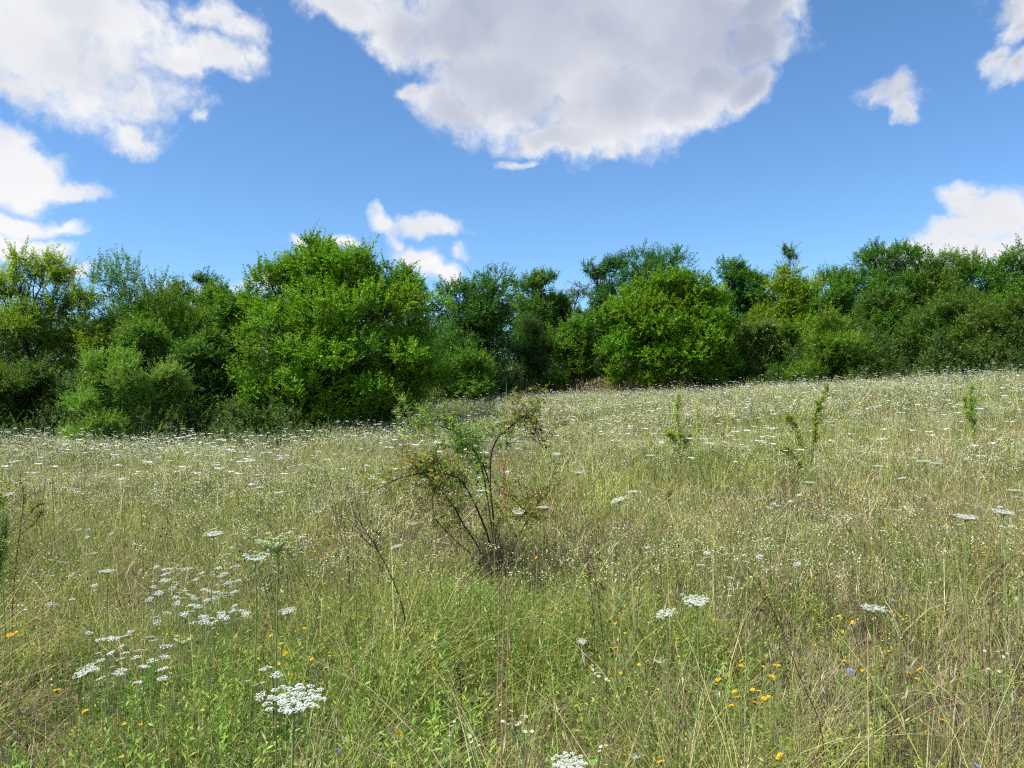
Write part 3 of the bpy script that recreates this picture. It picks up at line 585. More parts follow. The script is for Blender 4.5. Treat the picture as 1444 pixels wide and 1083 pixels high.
        heads(br, tp[q], rg.uniform(.015, .04, q.sum()), np.full(q.sum(), .008 * wf), c[q] * .8, rg)
    tag(br.obj('withered_weeds', M_STRAW), 'brown withered herb clumps scattered through the grass', None, None, 'stuff')
    # two lush corners: lance-leaved shoots at the lower left, small oval leaves at the lower right
    for (x0, x1, ya, yb, n, leaf, wid, L0, col) in [(-1.5, -.15, 1.9, 4.0, 110, .055, .013, .42, (.27, .43, .07)), (.35, 1.6, 1.8, 3.4, 200, .030, .016, .22, (.34, .45, .07)), (-2.2, -1.0, 2.2, 4.0, 90, .04, .014, .3, (.22, .38, .06)), (-.5, .1, 4.2, 5.6, 60, .05, .012, .4, (.20, .36, .07)), (.2, 1.2, 3.3, 5.0, 90, .045, .010, .34, (.24, .38, .06))]:
        x = np.repeat(rg.uniform(x0, x1, n), 5); y = np.repeat(rg.uniform(ya, yb, n), 5); m = len(x); x = x + rg.normal(0, .02, m); y = y + rg.normal(0, .02, m)
        sprays(fb, fb, np.c_[x, y, gz(x, y)], nrm(np.c_[rg.normal(0, .2, (m, 2)), np.ones(m)]), L0 * rg.uniform(.5, 1.2, m), 22, leaf, wid, vary(col, m, .2, .07), .04, .4, rg, .0018, .55, (.2, .28, .07))
    # broad low leaves
    x, y = scatter(7500, 1.3, 7.5, rg); ok = rg.random(len(x)) < .35 + .4 * PATCH2(x, y); x, y = x[ok], y[ok]; n = len(x); k = 6
    X = np.repeat(x, k); Y = np.repeat(y, k); a = rg.uniform(0, 6.28, n * k); P = np.c_[X, Y, gz(X, Y) + np.repeat(rg.uniform(.02, .16, n), k)]
    leaves(fb, P, np.c_[np.cos(a), np.sin(a), rg.uniform(.1, .9, n * k)], np.c_[rg.normal(0, .3, (n * k, 2)), np.ones(n * k)], np.repeat(rg.uniform(.03, .07, n), k), np.repeat(rg.uniform(.014, .035, n), k),
           np.repeat(vary((.20, .34, .07), n, .35, .12), k, 0), .15)
    tag(fb.obj('meadow_weeds', M_GRASS), 'leafy green herbs mixed through the grass', None, None, 'stuff')
    # small cream flowers: bedstraw and the like, in loose airy heads
    fl = Acc()
    for (y0, y1, n, k, size, r) in [(2.2, 5, 320, 12, .0075, .05), (5, 9, 4300, 13, .0105, .05), (9, 17, 17000, 13, .0135, .065), (17, 46, 70000, 9, .025, .11)]:
        x, y = scatter(n, y0, y1, rg); p = (.47 + .42 * WHT(x, y) + .36 * GRN(x, y)).clip(.02, 1) * (1 - .9 * np.exp(-((x + .12) / .6) ** 2 - ((y - 5.9) / .9) ** 2)); ok = rg.random(len(x)) < p; x, y = x[ok], y[ok]; n = len(x)
        h = rg.normal(.48, .10, n).clip(.2, .8); c = np.tile([.20, .24, .08], (n, 1)) * rg.uniform(.7, 1.2, (n, 1))
        tp = blades(fl, x, y, h, np.full(n, .0016 + .0005 * y0), np.abs(rg.normal(.1, .1, n)), c, c, 1, rg)
        P = np.repeat(tp, k, 0) + rg.normal(0, 1, (n * k, 3)) * np.array([r, r, r * .55]) * .7
        pal = np.array([(.74, .76, .50), (.76, .76, .64), (.64, .68, .28), (.70, .66, .38), (.48, .56, .18)])
        flecks(fl, P, size * rg.uniform(.6, 1.4, n * k), pal[np.repeat(rg.choice(5, n, p=[.3, .25, .2, .1, .15]), k)] * rg.uniform(.85, 1.1, (n * k, 1)), rg)
    tag(fl.obj('small_white_flowers', M_PETAL), 'countless tiny cream flowers over the meadow', None, None, 'stuff')
    # tiny yellow flowers
    yl = Acc()
    for (y0, y1, n, size) in [(2, 7, 700, .011), (7, 16, 1100, .018)]:
        x, y = scatter(n, y0, y1, rg); n = len(x); c = np.tile([.16, .22, .06], (n, 1)); tp = blades(yl, x, y, rg.uniform(.25, .5, n), np.full(n, .002), np.full(n, .1), c, c, 1, rg)
        flecks(yl, np.repeat(tp, 2, 0) + rg.normal(0, .012, (n * 2, 3)), size * rg.uniform(.6, 1.2, n * 2), np.tile([.75, .55, .03], (n * 2, 1)), rg)
    tag(yl.obj('small_yellow_flowers', M_PETAL), 'tiny yellow flowers dotted through the grass', None, None, 'stuff')
    # rusty tall grass in front of the wood
    ru = Acc(); n = 4200; x = rg.uniform(-4.2, 9, n); y = np.interp(x, EDGE[:, 0], EDGE[:, 1]) - rg.uniform(-.3, 1.6, n); n = len(x)
    c = np.array([.52, .38, .22]) * rg.uniform(.6, 1.2, (n, 1)); tp = blades(ru, x, y, rg.uniform(.6, 1.35, n), np.full(n, .012), np.abs(rg.normal(.05, .08, n)), c * .8, c, 1, rg); heads(ru, tp, rg.uniform(.12, .25, n), np.full(n, .03), c, rg)
    tag(ru.obj('rusty_grass', M_STRAW), 'rusty brown tall grass along the foot of the trees', None, None, 'stuff')
meadow()


# ------------------------------------------------------------------ single flowers
def at_height(px, py, h, y0=1.3, y1=45):
    """the spot on the line of sight that stands h above the ground"""
    d = ray(px, py); ys = np.geomspace(y0, y1, 600); g = EYE + d[2] * ys - gz(d[0] * ys, ys) - h; i = int(np.argmax(g < 0)) if (g < 0).any() else len(ys) - 1
    y = float(ys[i]); return float(d[0] * y), y, gz1(d[0] * y, y)
def unit_mesh(fn, name, mat, smooth=False):
    a = Acc(); fn(a); return a.mesh(name, mat, smooth)
def link(name, me, parent=None, loc=(0, 0, 0), rot=(0, 0, 0), sc=(1, 1, 1)):
    o = bpy.data.objects.new(name, me); C.objects.link(o); o.parent = parent; o.location = loc; o.rotation_euler = rot; o.scale = sc; return o
rF = np.random.default_rng(900)
def umbel_fn(nu, nf, cup=.25, dens=1.0, cream=(.72, .74, .64), fs=.075):
    """a flat umbel of radius 1: green rays and umbellets, each a tuft of tiny white florets"""
    def f(a):
        i = np.arange(nu); r = np.sqrt((i + .4) / nu) * dens; th = i * 2.39996 + rF.normal(0, .12, nu); r *= 1 + .08 * rF.normal(size=nu)
        z = .42 + cup * (r ** 2) * .55 + rF.normal(0, .03, nu)
        P = np.c_[r * np.cos(th), r * np.sin(th), z]
        for p in P:
            m = np.array([p[0] * .45, p[1] * .45, p[2] * .42]); tube(a, np.array([[0, 0, 0], m, p - [0, 0, .04]]), [.018, .013, .012], 3, (.30, .42, .14))
        k = nf; Q = np.repeat(P, k, 0); ur = .98 / math.sqrt(nu); rr = np.sqrt(rF.random(nu * k)) * ur; t2 = rF.uniform(0, 6.28, nu * k)
        Q = Q + np.c_[rr * np.cos(t2), rr * np.sin(t2), .10 * (1 - (rr / ur) ** 2) * .5 - .02]
        flecks(a, Q, fs * rF.uniform(.8, 1.35, nu * k), np.array(cream) * rF.uniform(.88, 1.06, (nu * k, 1)), rF, .35)
        # bracts below the rays
        b = 9; tb = np.arange(b) / b * 6.28; leaves(a, np.zeros((b, 3)), np.c_[np.cos(tb), np.sin(tb), np.full(b, -.25)], np.tile([0, 0, 1.0], (b, 1)), np.full(b, .42), np.full(b, .05), (.16, .26, .08))
    return f
def stem_fn(leafy):
    def f(a):
        p = spline([(0, 0, 0), (.015, .01, .35), (-.008, 0, .7), (0, 0, 1)], 12); tube(a, p, np.linspace(.0040, .0026, len(p)), 5, (.26, .33, .10))
    return f
def fern_fn(a):
    """finely cut leaves low on the stem, unit height"""
    for q, (z, L) in enumerate([(.12, .20), (.28, .17), (.46, .13), (.63, .09)]):
        an = q * 2.2; d0 = np.array([math.cos(an), math.sin(an), .7]); n = 7
        b = np.array([[0, 0, z]]) + nrm(d0) * np.linspace(.1, 1, n)[:, None] * L; dd = nrm(np.tile(d0, (n, 1)) + rF.normal(0, .25, (n, 3)))
        sprays(a, a, b, dd, np.full(n, .05), 8, .02, .004, vary((.13, .22, .06), n, .15, .05), .3, .5, rF, .0009, 1.0, (.13, .2, .06))
HEAD_HI = [unit_mesh(umbel_fn(46, 34, .12, 1, fs=.062), 'umbel', M_PETAL), unit_mesh(umbel_fn(36, 20, .7), 'umbel', M_PETAL), unit_mesh(umbel_fn(30, 18, .0, .95), 'umbel', M_PETAL)]
HEAD_LO = [unit_mesh(umbel_fn(20, 7, c, 1, (.80, .82, .74), .16), 'umbel', M_PETAL) for c in (.2, .6, 0)]
HEAD_GREEN = unit_mesh(umbel_fn(40, 26, 1.3, .95, (.70, .76, .42), .085), 'umbel', M_PETAL)
STEM = unit_mesh(stem_fn(0), 'stem', M_STEM, True); FERN = unit_mesh(fern_fn, 'leaf', M_GRASS)
def carrot(loc, h, rad, head, label, group=None, tilt=(0, 0), leaf=True):
    r = empty('wild_carrot', loc, rF.uniform(0, 6.28)); tag(r, label, 'wildflower', group)
    link('stem', STEM, r, (0, 0, -.02), (0, 0, 0), (.55 + .30 * min(rad, .05) / .045,) * 2 + (h + .02 - rad * .3,))
    if leaf: link('foliage', FERN, r, (0, 0, 0), (0, 0, 0), (1, 1, h * .8))
    R2 = Euler((0, 0, -r.rotation_euler.z)).to_matrix() @ Euler((tilt[0], tilt[1], 0)).to_matrix()
    link('flower_head', head, r, (0, 0, h - rad * .42), R2.to_euler(), (rad,) * 3)
    return r
NAMED = [  # px, py, width in the photo, head type, tilt, label
    (415, 986, 80, 0, (.10, .06), 'largest white wild carrot umbel, wide open, in the lower left foreground'),
    (392, 770, 54, 3, (-.15, -.25), 'pale green cup shaped wild carrot umbel seen from below, above the white yarrow patch'),
    (360, 788, 34, 1, (.1, .05), 'white wild carrot umbel just below the pale green cup shaped one'),
    (301, 753, 27, 0, (.1, .0), 'white wild carrot umbel to the left of the cup shaped one'),
    (405, 862, 26, 0, (.1, -.15), 'flat white wild carrot umbel right below the yarrow patch'),
    (874, 704, 26, 2, (.1, -.38), 'tilted white wild carrot umbel right of the rose shrub, lower of two'),
    (893, 693, 17, 2, (.1, -.1), 'small white wild carrot umbel touching the tilted one from above right'),
    (766, 715, 19, 2, (.05, .0), 'flat white wild carrot umbel in front of the right side of the rose shrub'),
    (730, 723, 17, 1, (.3, .1), 'cupped white wild carrot umbel in the middle of the rose shrub'),
    (982, 847, 36, 0, (.15, -.1), 'white wild carrot umbel of separate tufts, right of centre in the foreground'),
    (940, 864, 30, 2, (.15, -.3), 'looser white wild carrot umbel just left of the tufted one'),
    (1232, 857, 37, 2, (.06, .03), 'flat white wild carrot umbel on a tall pale stem at the lower right'),
    (1362, 729, 30, 0, (.1, .0), 'white wild carrot umbel beside the white flower patch at the right'),
    (1415, 722, 26, 0, (.1, .0), 'white wild carrot umbel near the right edge, over a white flower patch'),
    (802, 1078, 50, 0, (.2, .0), 'white wild carrot umbel cut by the bottom edge of the photo'),
    (1303, 650, 20, 2, (.05, .0), 'left one of two touching flat white umbels on the right slope'),
    (1320, 653, 18, 2, (.05, .0), 'right one of two touching flat white umbels on the right slope'),
    (930, 933, 16, 1, (.1, .0), 'small greenish white wild carrot umbel low in the right foreground'),
    (257, 906, 26, 3, (.0, .1), 'closed greenish wild carrot umbel on a thick stem above the lower left grass'),
    (151, 805, 22, 2, (.05, .0), 'flat white wild carrot umbel left of the yarrow patch'),
    (72, 852, 17, 2, (.1, .2), 'small white wild carrot umbel near the left edge below the thistle'),
    (122, 945, 30, 0, (.3, -.3), 'rounded white wild carrot umbel at the lower left'),
    (5, 698, 26, 0, (.1, .0), 'white wild carrot umbel cut by the left edge of the photo'),
    (560, 770, 19, 2, (.1, -.3), 'slanting white wild carrot umbel left of the rose shrub'),
    (580, 739, 15, 1, (.1, .1), 'small white wild carrot umbel just left of the rose stems'),
    (815, 667, 17, 1, (.1, .0), 'white wild carrot umbel up the slope right of the rose shrub'),
    (785, 640, 12, 0, (.3, .0), 'round white wild carrot umbel above the rose shrub on its right'),
    (917, 642, 15, 2, (.1, .0), 'flat white umbel standing by the slim saplings in the middle distance'),
    (1238, 657, 14, 2, (.1, .0), 'small flat white umbel right of the curved sapling'),
    (1142, 680, 17, 2, (.05, .0), 'flat white umbel at the foot of the curved thorny sapling'),
    (1272, 674, 13, 2, (.05, -.2), 'small slanting white umbel on the right slope below the touching pair'),
    (1430, 691, 20, 2, (.05, .0), 'flat white umbel at the right edge, above the flower patch'),
    (895, 1067, 17, 1, (.1, .0), 'small white cup shaped umbel near the bottom edge right of centre'),
    (820, 904, 15, 0, (.2, .0), 'small white umbel low in the foreground, right of the tall straws'),
    (1085, 716, 12, 0, (.2, .0), 'small white umbel in the dry grass right of centre'),
    (366, 687, 14, 2, (.1, -.1), 'small slanting umbel in the left middle distance'),
]
def sow_flowers():
    used = []
    for px, py, w, hd, tl, lab in NAMED:
        d = ray(px, py); y = max(.092 * FPX / w, 2.7 if hd == 3 and w > 40 else 0); h = EYE + d[2] * y - gz1(d[0] * y, y)
        if h > 1.12: x, y, z = at_height(px, py, 1.12)
        elif h < .35: x, y, z = at_height(px, py, .35)
        else: x, z = d[0] * y, gz1(d[0] * y, y)
        h = EYE + d[2] * y - z; rad = w / FPX * y / 2
        carrot((x, y, z), h, rad, HEAD_GREEN if hd == 3 else HEAD_HI[hd], lab, None, tl); used.append((x, y))
    n = 0
    def zone(x, y):
        if x / y < -.22: return 'wild carrot umbel among others on the level left side of the meadow', 'wild carrot on the left side of the meadow'
        if x / y < .16: return 'wild carrot umbel among others on the slope behind the rose shrub', 'wild carrot on the middle slope'
        return 'wild carrot umbel among others on the rising right side of the meadow', 'wild carrot on the rising right side'
    while n < 262:
        y = float(rF.uniform(0, 1) ** .75 * 21 + 4.4); x = float(rF.uniform(-.70, .70) * y); p = (.55 + .3 * WHT(x, y) + .2 * GRN(x * 1.7, y))
        if y < 7: p *= .30
        if rF.random() > p or beyond(x, y + .8) or abs(x / y) > .69 or any((x - a) ** 2 + (y - b) ** 2 < .03 for a, b in used): continue
        used.append((x, y)); h = float(np.clip(rF.normal(.74, .13), .45, 1.0)) if y > 7 else float(rF.uniform(.4, .7)); lab, g = zone(x, y)
        if y < 7: lab, g = 'small low ' + lab, g + ', small and near'
        rad = float(rF.uniform(.020, .036 if y < 7 else .050)); carrot((x, y, gz1(x, y)), h, rad, (HEAD_HI if y < 7 else HEAD_LO)[int(rF.integers(0, 3))], lab, g, (rF.normal(0, .14), rF.normal(0, .14)), y < 9)
        n += 1
    # the many farther umbels
    a = Acc(); m = 11500; x, y = scatter(m, 9, 45, rF, .8); p = (.45 + .3 * WHT(x, y) + .25 * GRN(x * 1.7, y)).clip(.05, 1); ok = rF.random(len(x)) < p * .75; x, y = x[ok], y[ok]; m = len(x)
    c = np.tile([.22, .32, .10], (m, 1)); tp = blades(a, x, y, rF.normal(.70, .14, m).clip(.4, 1.05), np.full(m, .006), np.full(m, .06), c, c, 1, rF)
    k = 9; r = np.repeat(rF.uniform(.024, .062, m), k); rr = np.sqrt((np.tile(np.arange(k), m) + .5) / k); th = np.tile(np.arange(k), m) * 2.4 + np.repeat(rF.uniform(0, 6, m), k)
    P = np.repeat(tp, k, 0) + np.c_[np.cos(th) * rr * r, np.sin(th) * rr * r, rr ** 2 * r * .2]
    flecks(a, P, r * .85, np.array([.84, .86, .80]) * rF.uniform(.9, 1.05, (m * k, 1)), rF, .2)
    tag(a.obj('far_wildflowers', M_PETAL), 'hundreds of farther white umbels on the meadow', None, None, 'stuff')

    # yarrow: small flat clusters
    def yarrow_fn(a):
        n = 16; i = np.arange(n); r = np.sqrt((i + .4) / n); th = i * 2.4; P = np.c_[r * np.cos(th), r * np.sin(th), .45 - .12 * r ** 2 + rF.normal(0, .03, n)]
        for p in P[::2]: tube(a, np.array([[0, 0, 0], p * .6, p]), .03, 3, (.20, .28, .10))
        flecks(a, np.repeat(P, 5, 0) + rF.normal(0, .10, (n * 5, 3)) * [1, 1, .2], rF.uniform(.16, .28, n * 5), np.array([.78, .78, .72]) * rF.uniform(.85, 1.05, (n * 5, 1)), rF, .3)
    YA = [unit_mesh(yarrow_fn, 'yarrow_head', M_PETAL) for _ in range(3)]
    ranges = [(205, 340, 800, 850, 78, 'in the dense patch below the cupped umbel'), (215, 350, 840, 880, 40, 'in the dense patch below the cupped umbel'), (290, 440, 745, 800, 24, 'round the cup shaped umbel'), (120, 240, 890, 965, 36, 'in the looser patch at the lower left'),
              (300, 390, 940, 985, 6, 'between the lower left patch and the largest umbel'), (60, 160, 740, 860, 16, 'scattered by the left edge'), (700, 770, 640, 740, 6, 'behind the rose shrub'), (960, 1060, 770, 850, 12, 'right of centre above the tufted umbel'), (1330, 1444, 700, 745, 40, 'in the white patch at the right edge'), (1060, 1130, 690, 800, 14, 'in the dry grass right of centre')]
    for x0, x1, ya, yb, n, where in ranges:
        for _ in range(n):
            px, py = rF.uniform(x0, x1), rF.uniform(ya, yb); h = float(rF.uniform(.46, .64)); x, y, z = at_height(px, py, h); rad = float(rF.uniform(.013, .023)) * (1 if y < 5 else 1.25)
            r = empty('yarrow', (x, y, z), rF.uniform(0, 6.28)); tag(r, 'small flat white flower cluster ' + where, 'wildflower', 'small white flower clusters ' + where)
            link('stem', STEM, r, (0, 0, -.02), (rF.normal(0, .05), rF.normal(0, .05), 0), (.4, .4, h)); link('flower_head', YA[int(rF.integers(0, 3))], r, (0, 0, h - rad * .5), (rF.normal(0, .2), rF.normal(0, .2), 0), (rad,) * 3)
    # yellow composite flowers
    def yellow_fn(a):
        n = 20; th = np.arange(n) / n * 6.283; leaves(a, np.zeros((n, 3)), np.c_[np.cos(th), np.sin(th), np.full(n, .22)], np.tile([0, 0, 1.0], (n, 1)), rF.uniform(.8, 1.05, n), np.full(n, .30), vary((.85, .56, .015), n, .06, .02))
        n = 12; th = np.arange(n) / n * 6.283 + .2; leaves(a, np.tile([0, 0, .05], (n, 1)), np.c_[np.cos(th), np.sin(th), np.full(n, .5)], np.tile([0, 0, 1.0], (n, 1)), np.full(n, .6), np.full(n, .26), (.85, .47, .01))
    def calyx_fn(a): tube(a, np.array([(0, 0, -.55), (0, 0, -.3), (0, 0, 0), (0, 0, .06)]), [.10, .26, .30, .12], 7, (.16, .24, .07))
    YH = [unit_mesh(yellow_fn, 'yellow_head', M_PETAL) for _ in range(3)]; CA = unit_mesh(calyx_fn, 'calyx', M_STEM, True)
    def yellow(px, py, h, rad, lab, grp):
        x, y, z = at_height(px, py, h); r = empty('hawkweed', (x, y, z), rF.uniform(0, 6.28)); tag(r, lab, 'wildflower', grp)
        link('stem', STEM, r, (0, 0, -.02), (0, 0, 0), (.38, .38, h)); hd = link('flower_head', YH[int(rF.integers(0, 3))], r, (0, 0, h), (rF.normal(0, .4), rF.normal(0, .4), 0), (rad,) * 3); link('calyx', CA, hd)
    for px, py, lab in [(80, 974, 'large yellow flower at the lower left edge of the grass'), (610, 902, 'single orange yellow flower below the foot of the rose shrub'), (563, 1037, 'yellow flower right of the largest white umbel'), (401, 922, 'yellow flower above the largest white umbel'),
                        (756, 895, 'orange yellow flower right of the foot of the rose shrub'), (1368, 892, 'orange flower low at the right'), (1329, 1019, 'yellow flower near the bottom right corner'), (932, 1078, 'orange flower at the bottom edge right of centre'), (1100, 1068, 'orange flower at the bottom edge on the right'), (22, 894, 'yellow flower pair at the left edge, upper one'), (14, 897, 'yellow flower pair at the left edge, lower one'), (250, 899, 'orange flower touching the closed greenish umbel')]:
        yellow(px, py, .38, .019, lab, None)
    for x0, x1, ya, yb, n, where in [(380, 480, 860, 960, 22, 'above the largest white umbel'), (120, 200, 990, 1045, 6, 'in the bottom left corner'), (385, 470, 740, 790, 22, 'right of the cup shaped umbel'), (1010, 1110, 930, 1010, 30, 'in the lower right foreground'), (1180, 1310, 860, 960, 26, 'below the tall flat umbel at the right'),
                                    (1330, 1440, 730, 800, 28, 'under the white patch at the right edge'), (740, 800, 760, 800, 7, 'right of the rose shrub'), (820, 960, 880, 960, 16, 'low right of the tall straws'), (0, 60, 700, 760, 4, 'on the thistle by the left edge'), (930, 1080, 780, 880, 5, 'round the tufted umbel')]:
        for _ in range(n): yellow(rF.uniform(x0, x1), rF.uniform(ya, yb), float(rF.uniform(.4, .6)), float(rF.uniform(.008, .014)), 'small yellow flower ' + where, 'small yellow flowers ' + where)
    # daisies on branched stems, several heads each
    def daisy_fn(a):
        n = 18; th = np.arange(n) / n * 6.283; leaves(a, np.zeros((n, 3)), np.c_[np.cos(th), np.sin(th), np.full(n, .08)], np.tile([0, 0, 1.0], (n, 1)), rF.uniform(.9, 1.05, n), np.full(n, .24), (.80, .79, .76))
    def eye_fn(a): tube(a, np.array([(0, 0, -.05), (0, 0, .12), (0, 0, .2)]), [.36, .34, .05], 9, (.80, .55, .04))
    DA = unit_mesh(daisy_fn, 'daisy_head', M_PETAL); EY = unit_mesh(eye_fn, 'daisy_eye', M_PETAL)
    for x0, x1, ya, yb, n, where in [(700, 740, 998, 1040, 4, 'at the bottom centre beside the tall straws'), (808, 866, 930, 965, 3, 'right of the tall straws'), (830, 880, 1050, 1070, 3, 'above the umbel cut by the bottom edge'), (640, 700, 1010, 1050, 2, 'left of the tall straws'), (1395, 1440, 920, 950, 3, 'at the lower right edge'), (1280, 1300, 940, 960, 1, 'low between the yellow flowers on the right')]:
        for _ in range(n):
            px, py = rF.uniform(x0, x1), rF.uniform(ya, yb); h = float(rF.uniform(.38, .5)); x, y, z = at_height(px, py, h); r = empty('daisy', (x, y, z), rF.uniform(0, 6.28)); tag(r, 'branched small white daisies ' + where, 'wildflower', 'small daisies ' + where)
            a = Acc(); tube(a, spline([(0, 0, -.02), (.01, 0, h * .4), (0, .01, h * .75)], 8), .0018, 4, (.20, .28, .09)); k = int(rF.integers(3, 6)); tips = [np.array([rF.normal(0, .028), rF.normal(0, .028), h + rF.uniform(-.02, .02)]) for _ in range(k)]
            for t in tips: tube(a, np.array([(0, .01, h * .72), t * [.6, .6, .9], t]), .0012, 3, (.20, .28, .09))
            sprays(a, None, np.array([[0, 0, .02]]), np.array([[0, 0, 1.0]]), np.array([h * .8]), 14, .03, .006, np.array([[.16, .25, .07]]), 0, .5, rF); a.obj('stem', M_STEM, r)
            for t in tips: hd = link('flower_head', DA, r, t, (rF.normal(0, .35), rF.normal(0, .35), 0), (.0085,) * 3); link('eye', EY, hd)
    # chicory: sky blue
    def chic_fn(a):
        n = 14; th = np.arange(n) / n * 6.283; leaves(a, np.zeros((n, 3)), np.c_[np.cos(th), np.sin(th), np.full(n, .2)], np.tile([0, 0, 1.0], (n, 1)), np.full(n, 1.0), np.full(n, .42), vary((.36, .40, .85), n, .08, .03))
    CH = unit_mesh(chic_fn, 'chicory_head', M_PETAL)
    for px, py, h, lab in [(1269, 836, .5, 'upper blue chicory flower right of the tall flat umbel'), (1259, 847, .48, 'lower blue chicory flower right of the tall flat umbel'), (1264, 797, .52, 'pale blue chicory flower above the tall flat umbel'), (1386, 1052, .4, 'blue chicory flower in the bottom right corner'), (1377, 1081, .4, 'blue chicory flower cut by the bottom edge at the right'), (476, 1060, .3, 'tiny blue flower at the bottom edge by the largest umbel')]:
        x, y, z = at_height(px, py, h); r = empty('chicory', (x, y, z), rF.uniform(0, 6)); tag(r, lab, 'wildflower'); link('stem', STEM, r, (0, 0, -.02), (0, 0, 0), (.5, .5, h)); link('flower_head', CH, r, (0, 0, h), (.5, rF.normal(0, .3), 0), (.0155,) * 3)
    # lilac scabious
    def scab_fn(a):
        n = 150; o = nrm(rF.normal(size=(n, 3))); o[:, 2] = np.abs(o[:, 2]) * .8; leaves(a, o * .35, nrm(o + [0, 0, .1]), nrm(rF.normal(size=(n, 3))), rF.uniform(.4, .7, n), np.full(n, .24), vary((.62, .58, .82), n, .1, .03))
    x, y, z = at_height(1199, 949, .42); r = empty('scabious', (x, y, z)); tag(r, 'round pale lilac scabious flower head at the lower right', 'wildflower'); link('stem', STEM, r, (0, 0, -.02), (0, 0, 0), (.6, .6, .42)); link('flower_head', unit_mesh(scab_fn, 'scabious_head', M_PETAL), r, (0, 0, .42), (.5, 0, 0), (.019,) * 3)
sow_flowers()

# ------------------------------------------------------------------ rose shrub, saplings, dead stalks
rS = np.random.default_rng(1200)
def place(pts, y0, base):
    """measured points (px, py, depth offset) turned into metres round a base"""
    return [np.array([ray(a, b)[0] * (y0 + c), y0 + c, EYE + ray(a, b)[2] * (y0 + c)]) - base for a, b, c in pts]
def pinnate(acc, P, D, n, ln, col, rg):
    """rose-like compound leaves at points P heading D"""
    sprays(acc, acc, P, D, np.full(len(P), ln), n, ln * .42, ln * .26, col, .6, .9, rg, .0009, 1.0, (.12, .16, .05))
def rose():
    base = np.array(at_ground(702, 836)); y0 = base[1]; root = empty('wild_rose_shrub', base)
    tag(root, 'arching dark stemmed wild rose shrub in the middle of the meadow, browning at its tips', 'shrub')
    G = (.13, .27, .045); Yb = (.22, .26, .06); Br = (.17, .14, .05)
    canes = [([(702, 836, 0), (698, 760, 0), (695, 722, 0), (692, 693, 0), (692, 645, .02), (702, 618, .03), (718, 604, .02), (737, 588, 0), (752, 600, -.05), (762, 628, -.1)], .0085, [(.5, .8, G, 26), (.68, 1.0, Yb, 46), (.8, 1.0, Br, 14)]),
             ([(700, 836, 0), (690, 765, -.1), (680, 735, -.15), (668, 708, -.2), (655, 685, -.25), (640, 672, -.28), (615, 666, -.3), (590, 668, -.3), (560, 676, -.3), (528, 692, -.3)], .0080, [(.4, .75, G, 38), (.5, 1.0, Yb, 52), (.6, 1.0, Br, 16)]),
             ([(699, 836, 0), (676, 775, .05), (655, 742, .08), (640, 715, .1), (622, 692, .12), (606, 676, .12), (596, 660, .12), (612, 640, .1)], .0075, [(.3, .9, G, 40), (.5, 1.0, Yb, 44), (.6, 1.0, Br, 16)]),
             ([(704, 836, 0), (722, 780, .05), (736, 748, .1), (748, 728, .12), (760, 708, .15), (777, 690, .18)], .0055, [(.45, 1.0, Yb, 26), (.5, 1.0, Br, 14)]),
             ([(746, 730, .12), (732, 712, .1), (715, 699, .08), (696, 692, .05)], .0035, [(.5, 1.0, Yb, 5)]),
             ([(703, 830, 0), (690, 720, .2), (676, 650, .3), (652, 618, .35), (625, 602, .4), (600, 600, .42), (575, 612, .42)], .0060, [(.45, 1.0, (.16, .30, .05), 80)]),
             ([(702, 836, 0), (696, 730, .15), (688, 675, .2), (672, 640, .2), (650, 628, .2), (640, 640, .2)], .0060, [(.4, 1.0, (.12, .28, .05), 80)]),
             ([(700, 836, 0), (672, 790, -.1), (640, 760, -.15), (614, 730, -.2), (610, 700, -.2), (618, 680, -.2)], .0045, [(.35, 1.0, Yb, 26)]),
             ([(703, 836, 0), (708, 780, -.1), (700, 745, -.1), (715, 728, -.1), (735, 735, -.1)], .0040, [(.35, 1.0, Yb, 26)])]
    for pts, r0, fol in canes:
        p = spline(place(pts, y0, base), 48); a = Acc(); tube(a, p, np.linspace(r0 * 1.2, r0 * .4, len(p)), 6, (.06, .04, .03))
        idx = rS.integers(2, len(p) - 1, 26); dv = nrm(rS.normal(size=(26, 3))); s_ = nrm(np.cross(dv, [0, 0, 1.0])) * .002
        a.add(np.stack([p[idx] - s_, p[idx] + s_, p[idx] + dv * .014], 1).reshape(-1, 3), (.1, .05, .03), t=np.arange(78).reshape(-1, 3))    # thorns
        # short side twigs carrying the leaves
        L = Acc()
        for f0, f1, col, n in fol:
            i = (rS.uniform(f0, f1, n) * (len(p) - 1)).astype(int); d = nrm(rS.normal(0, .7, (n, 3)) + np.array([0, 0, .5])); ln = rS.uniform(.04, .34, n); e = p[i] + d * ln[:, None]
            for q in range(n): tube(a, np.array([p[i[q]], p[i[q]] + d[q] * ln[q] * .55 + [0, 0, .008], e[q]]), [.0016, .0013, .001], 3, (.07, .05, .03))
            k = 4; P = np.repeat(e, k, 0) - np.repeat(d * ln[:, None], k, 0) * rS.uniform(0, .7, (n * k, 1)); pinnate(L, P, nrm(np.repeat(d, k, 0) * .5 + rS.normal(0, .6, (n * k, 3))), 7, .064, vary(np.array(col) * [1.35, 1.15, .9], n * k, .25, .1), rS)
        c = a.obj('cane', M_TWIG, root, True)
        if L.n: L.obj('foliage', M_LEAF, c)
    for px, py in [(745, 588), (757, 594), (762, 606), (765, 628), (770, 630), (683, 752), (728, 756), (752, 612), (740, 600)]:
        a = Acc(); q = place([(px, py, 0)], y0, base)[0]; tube(a, np.array([q - [0, 0, .012], q - [0, 0, .006], q + [0, 0, .006], q + [0, 0, .012]]), [.003, .010, .010, .003], 7, (.10, .035, .025)); a.obj('rose_hip', M_STEM, root, True)
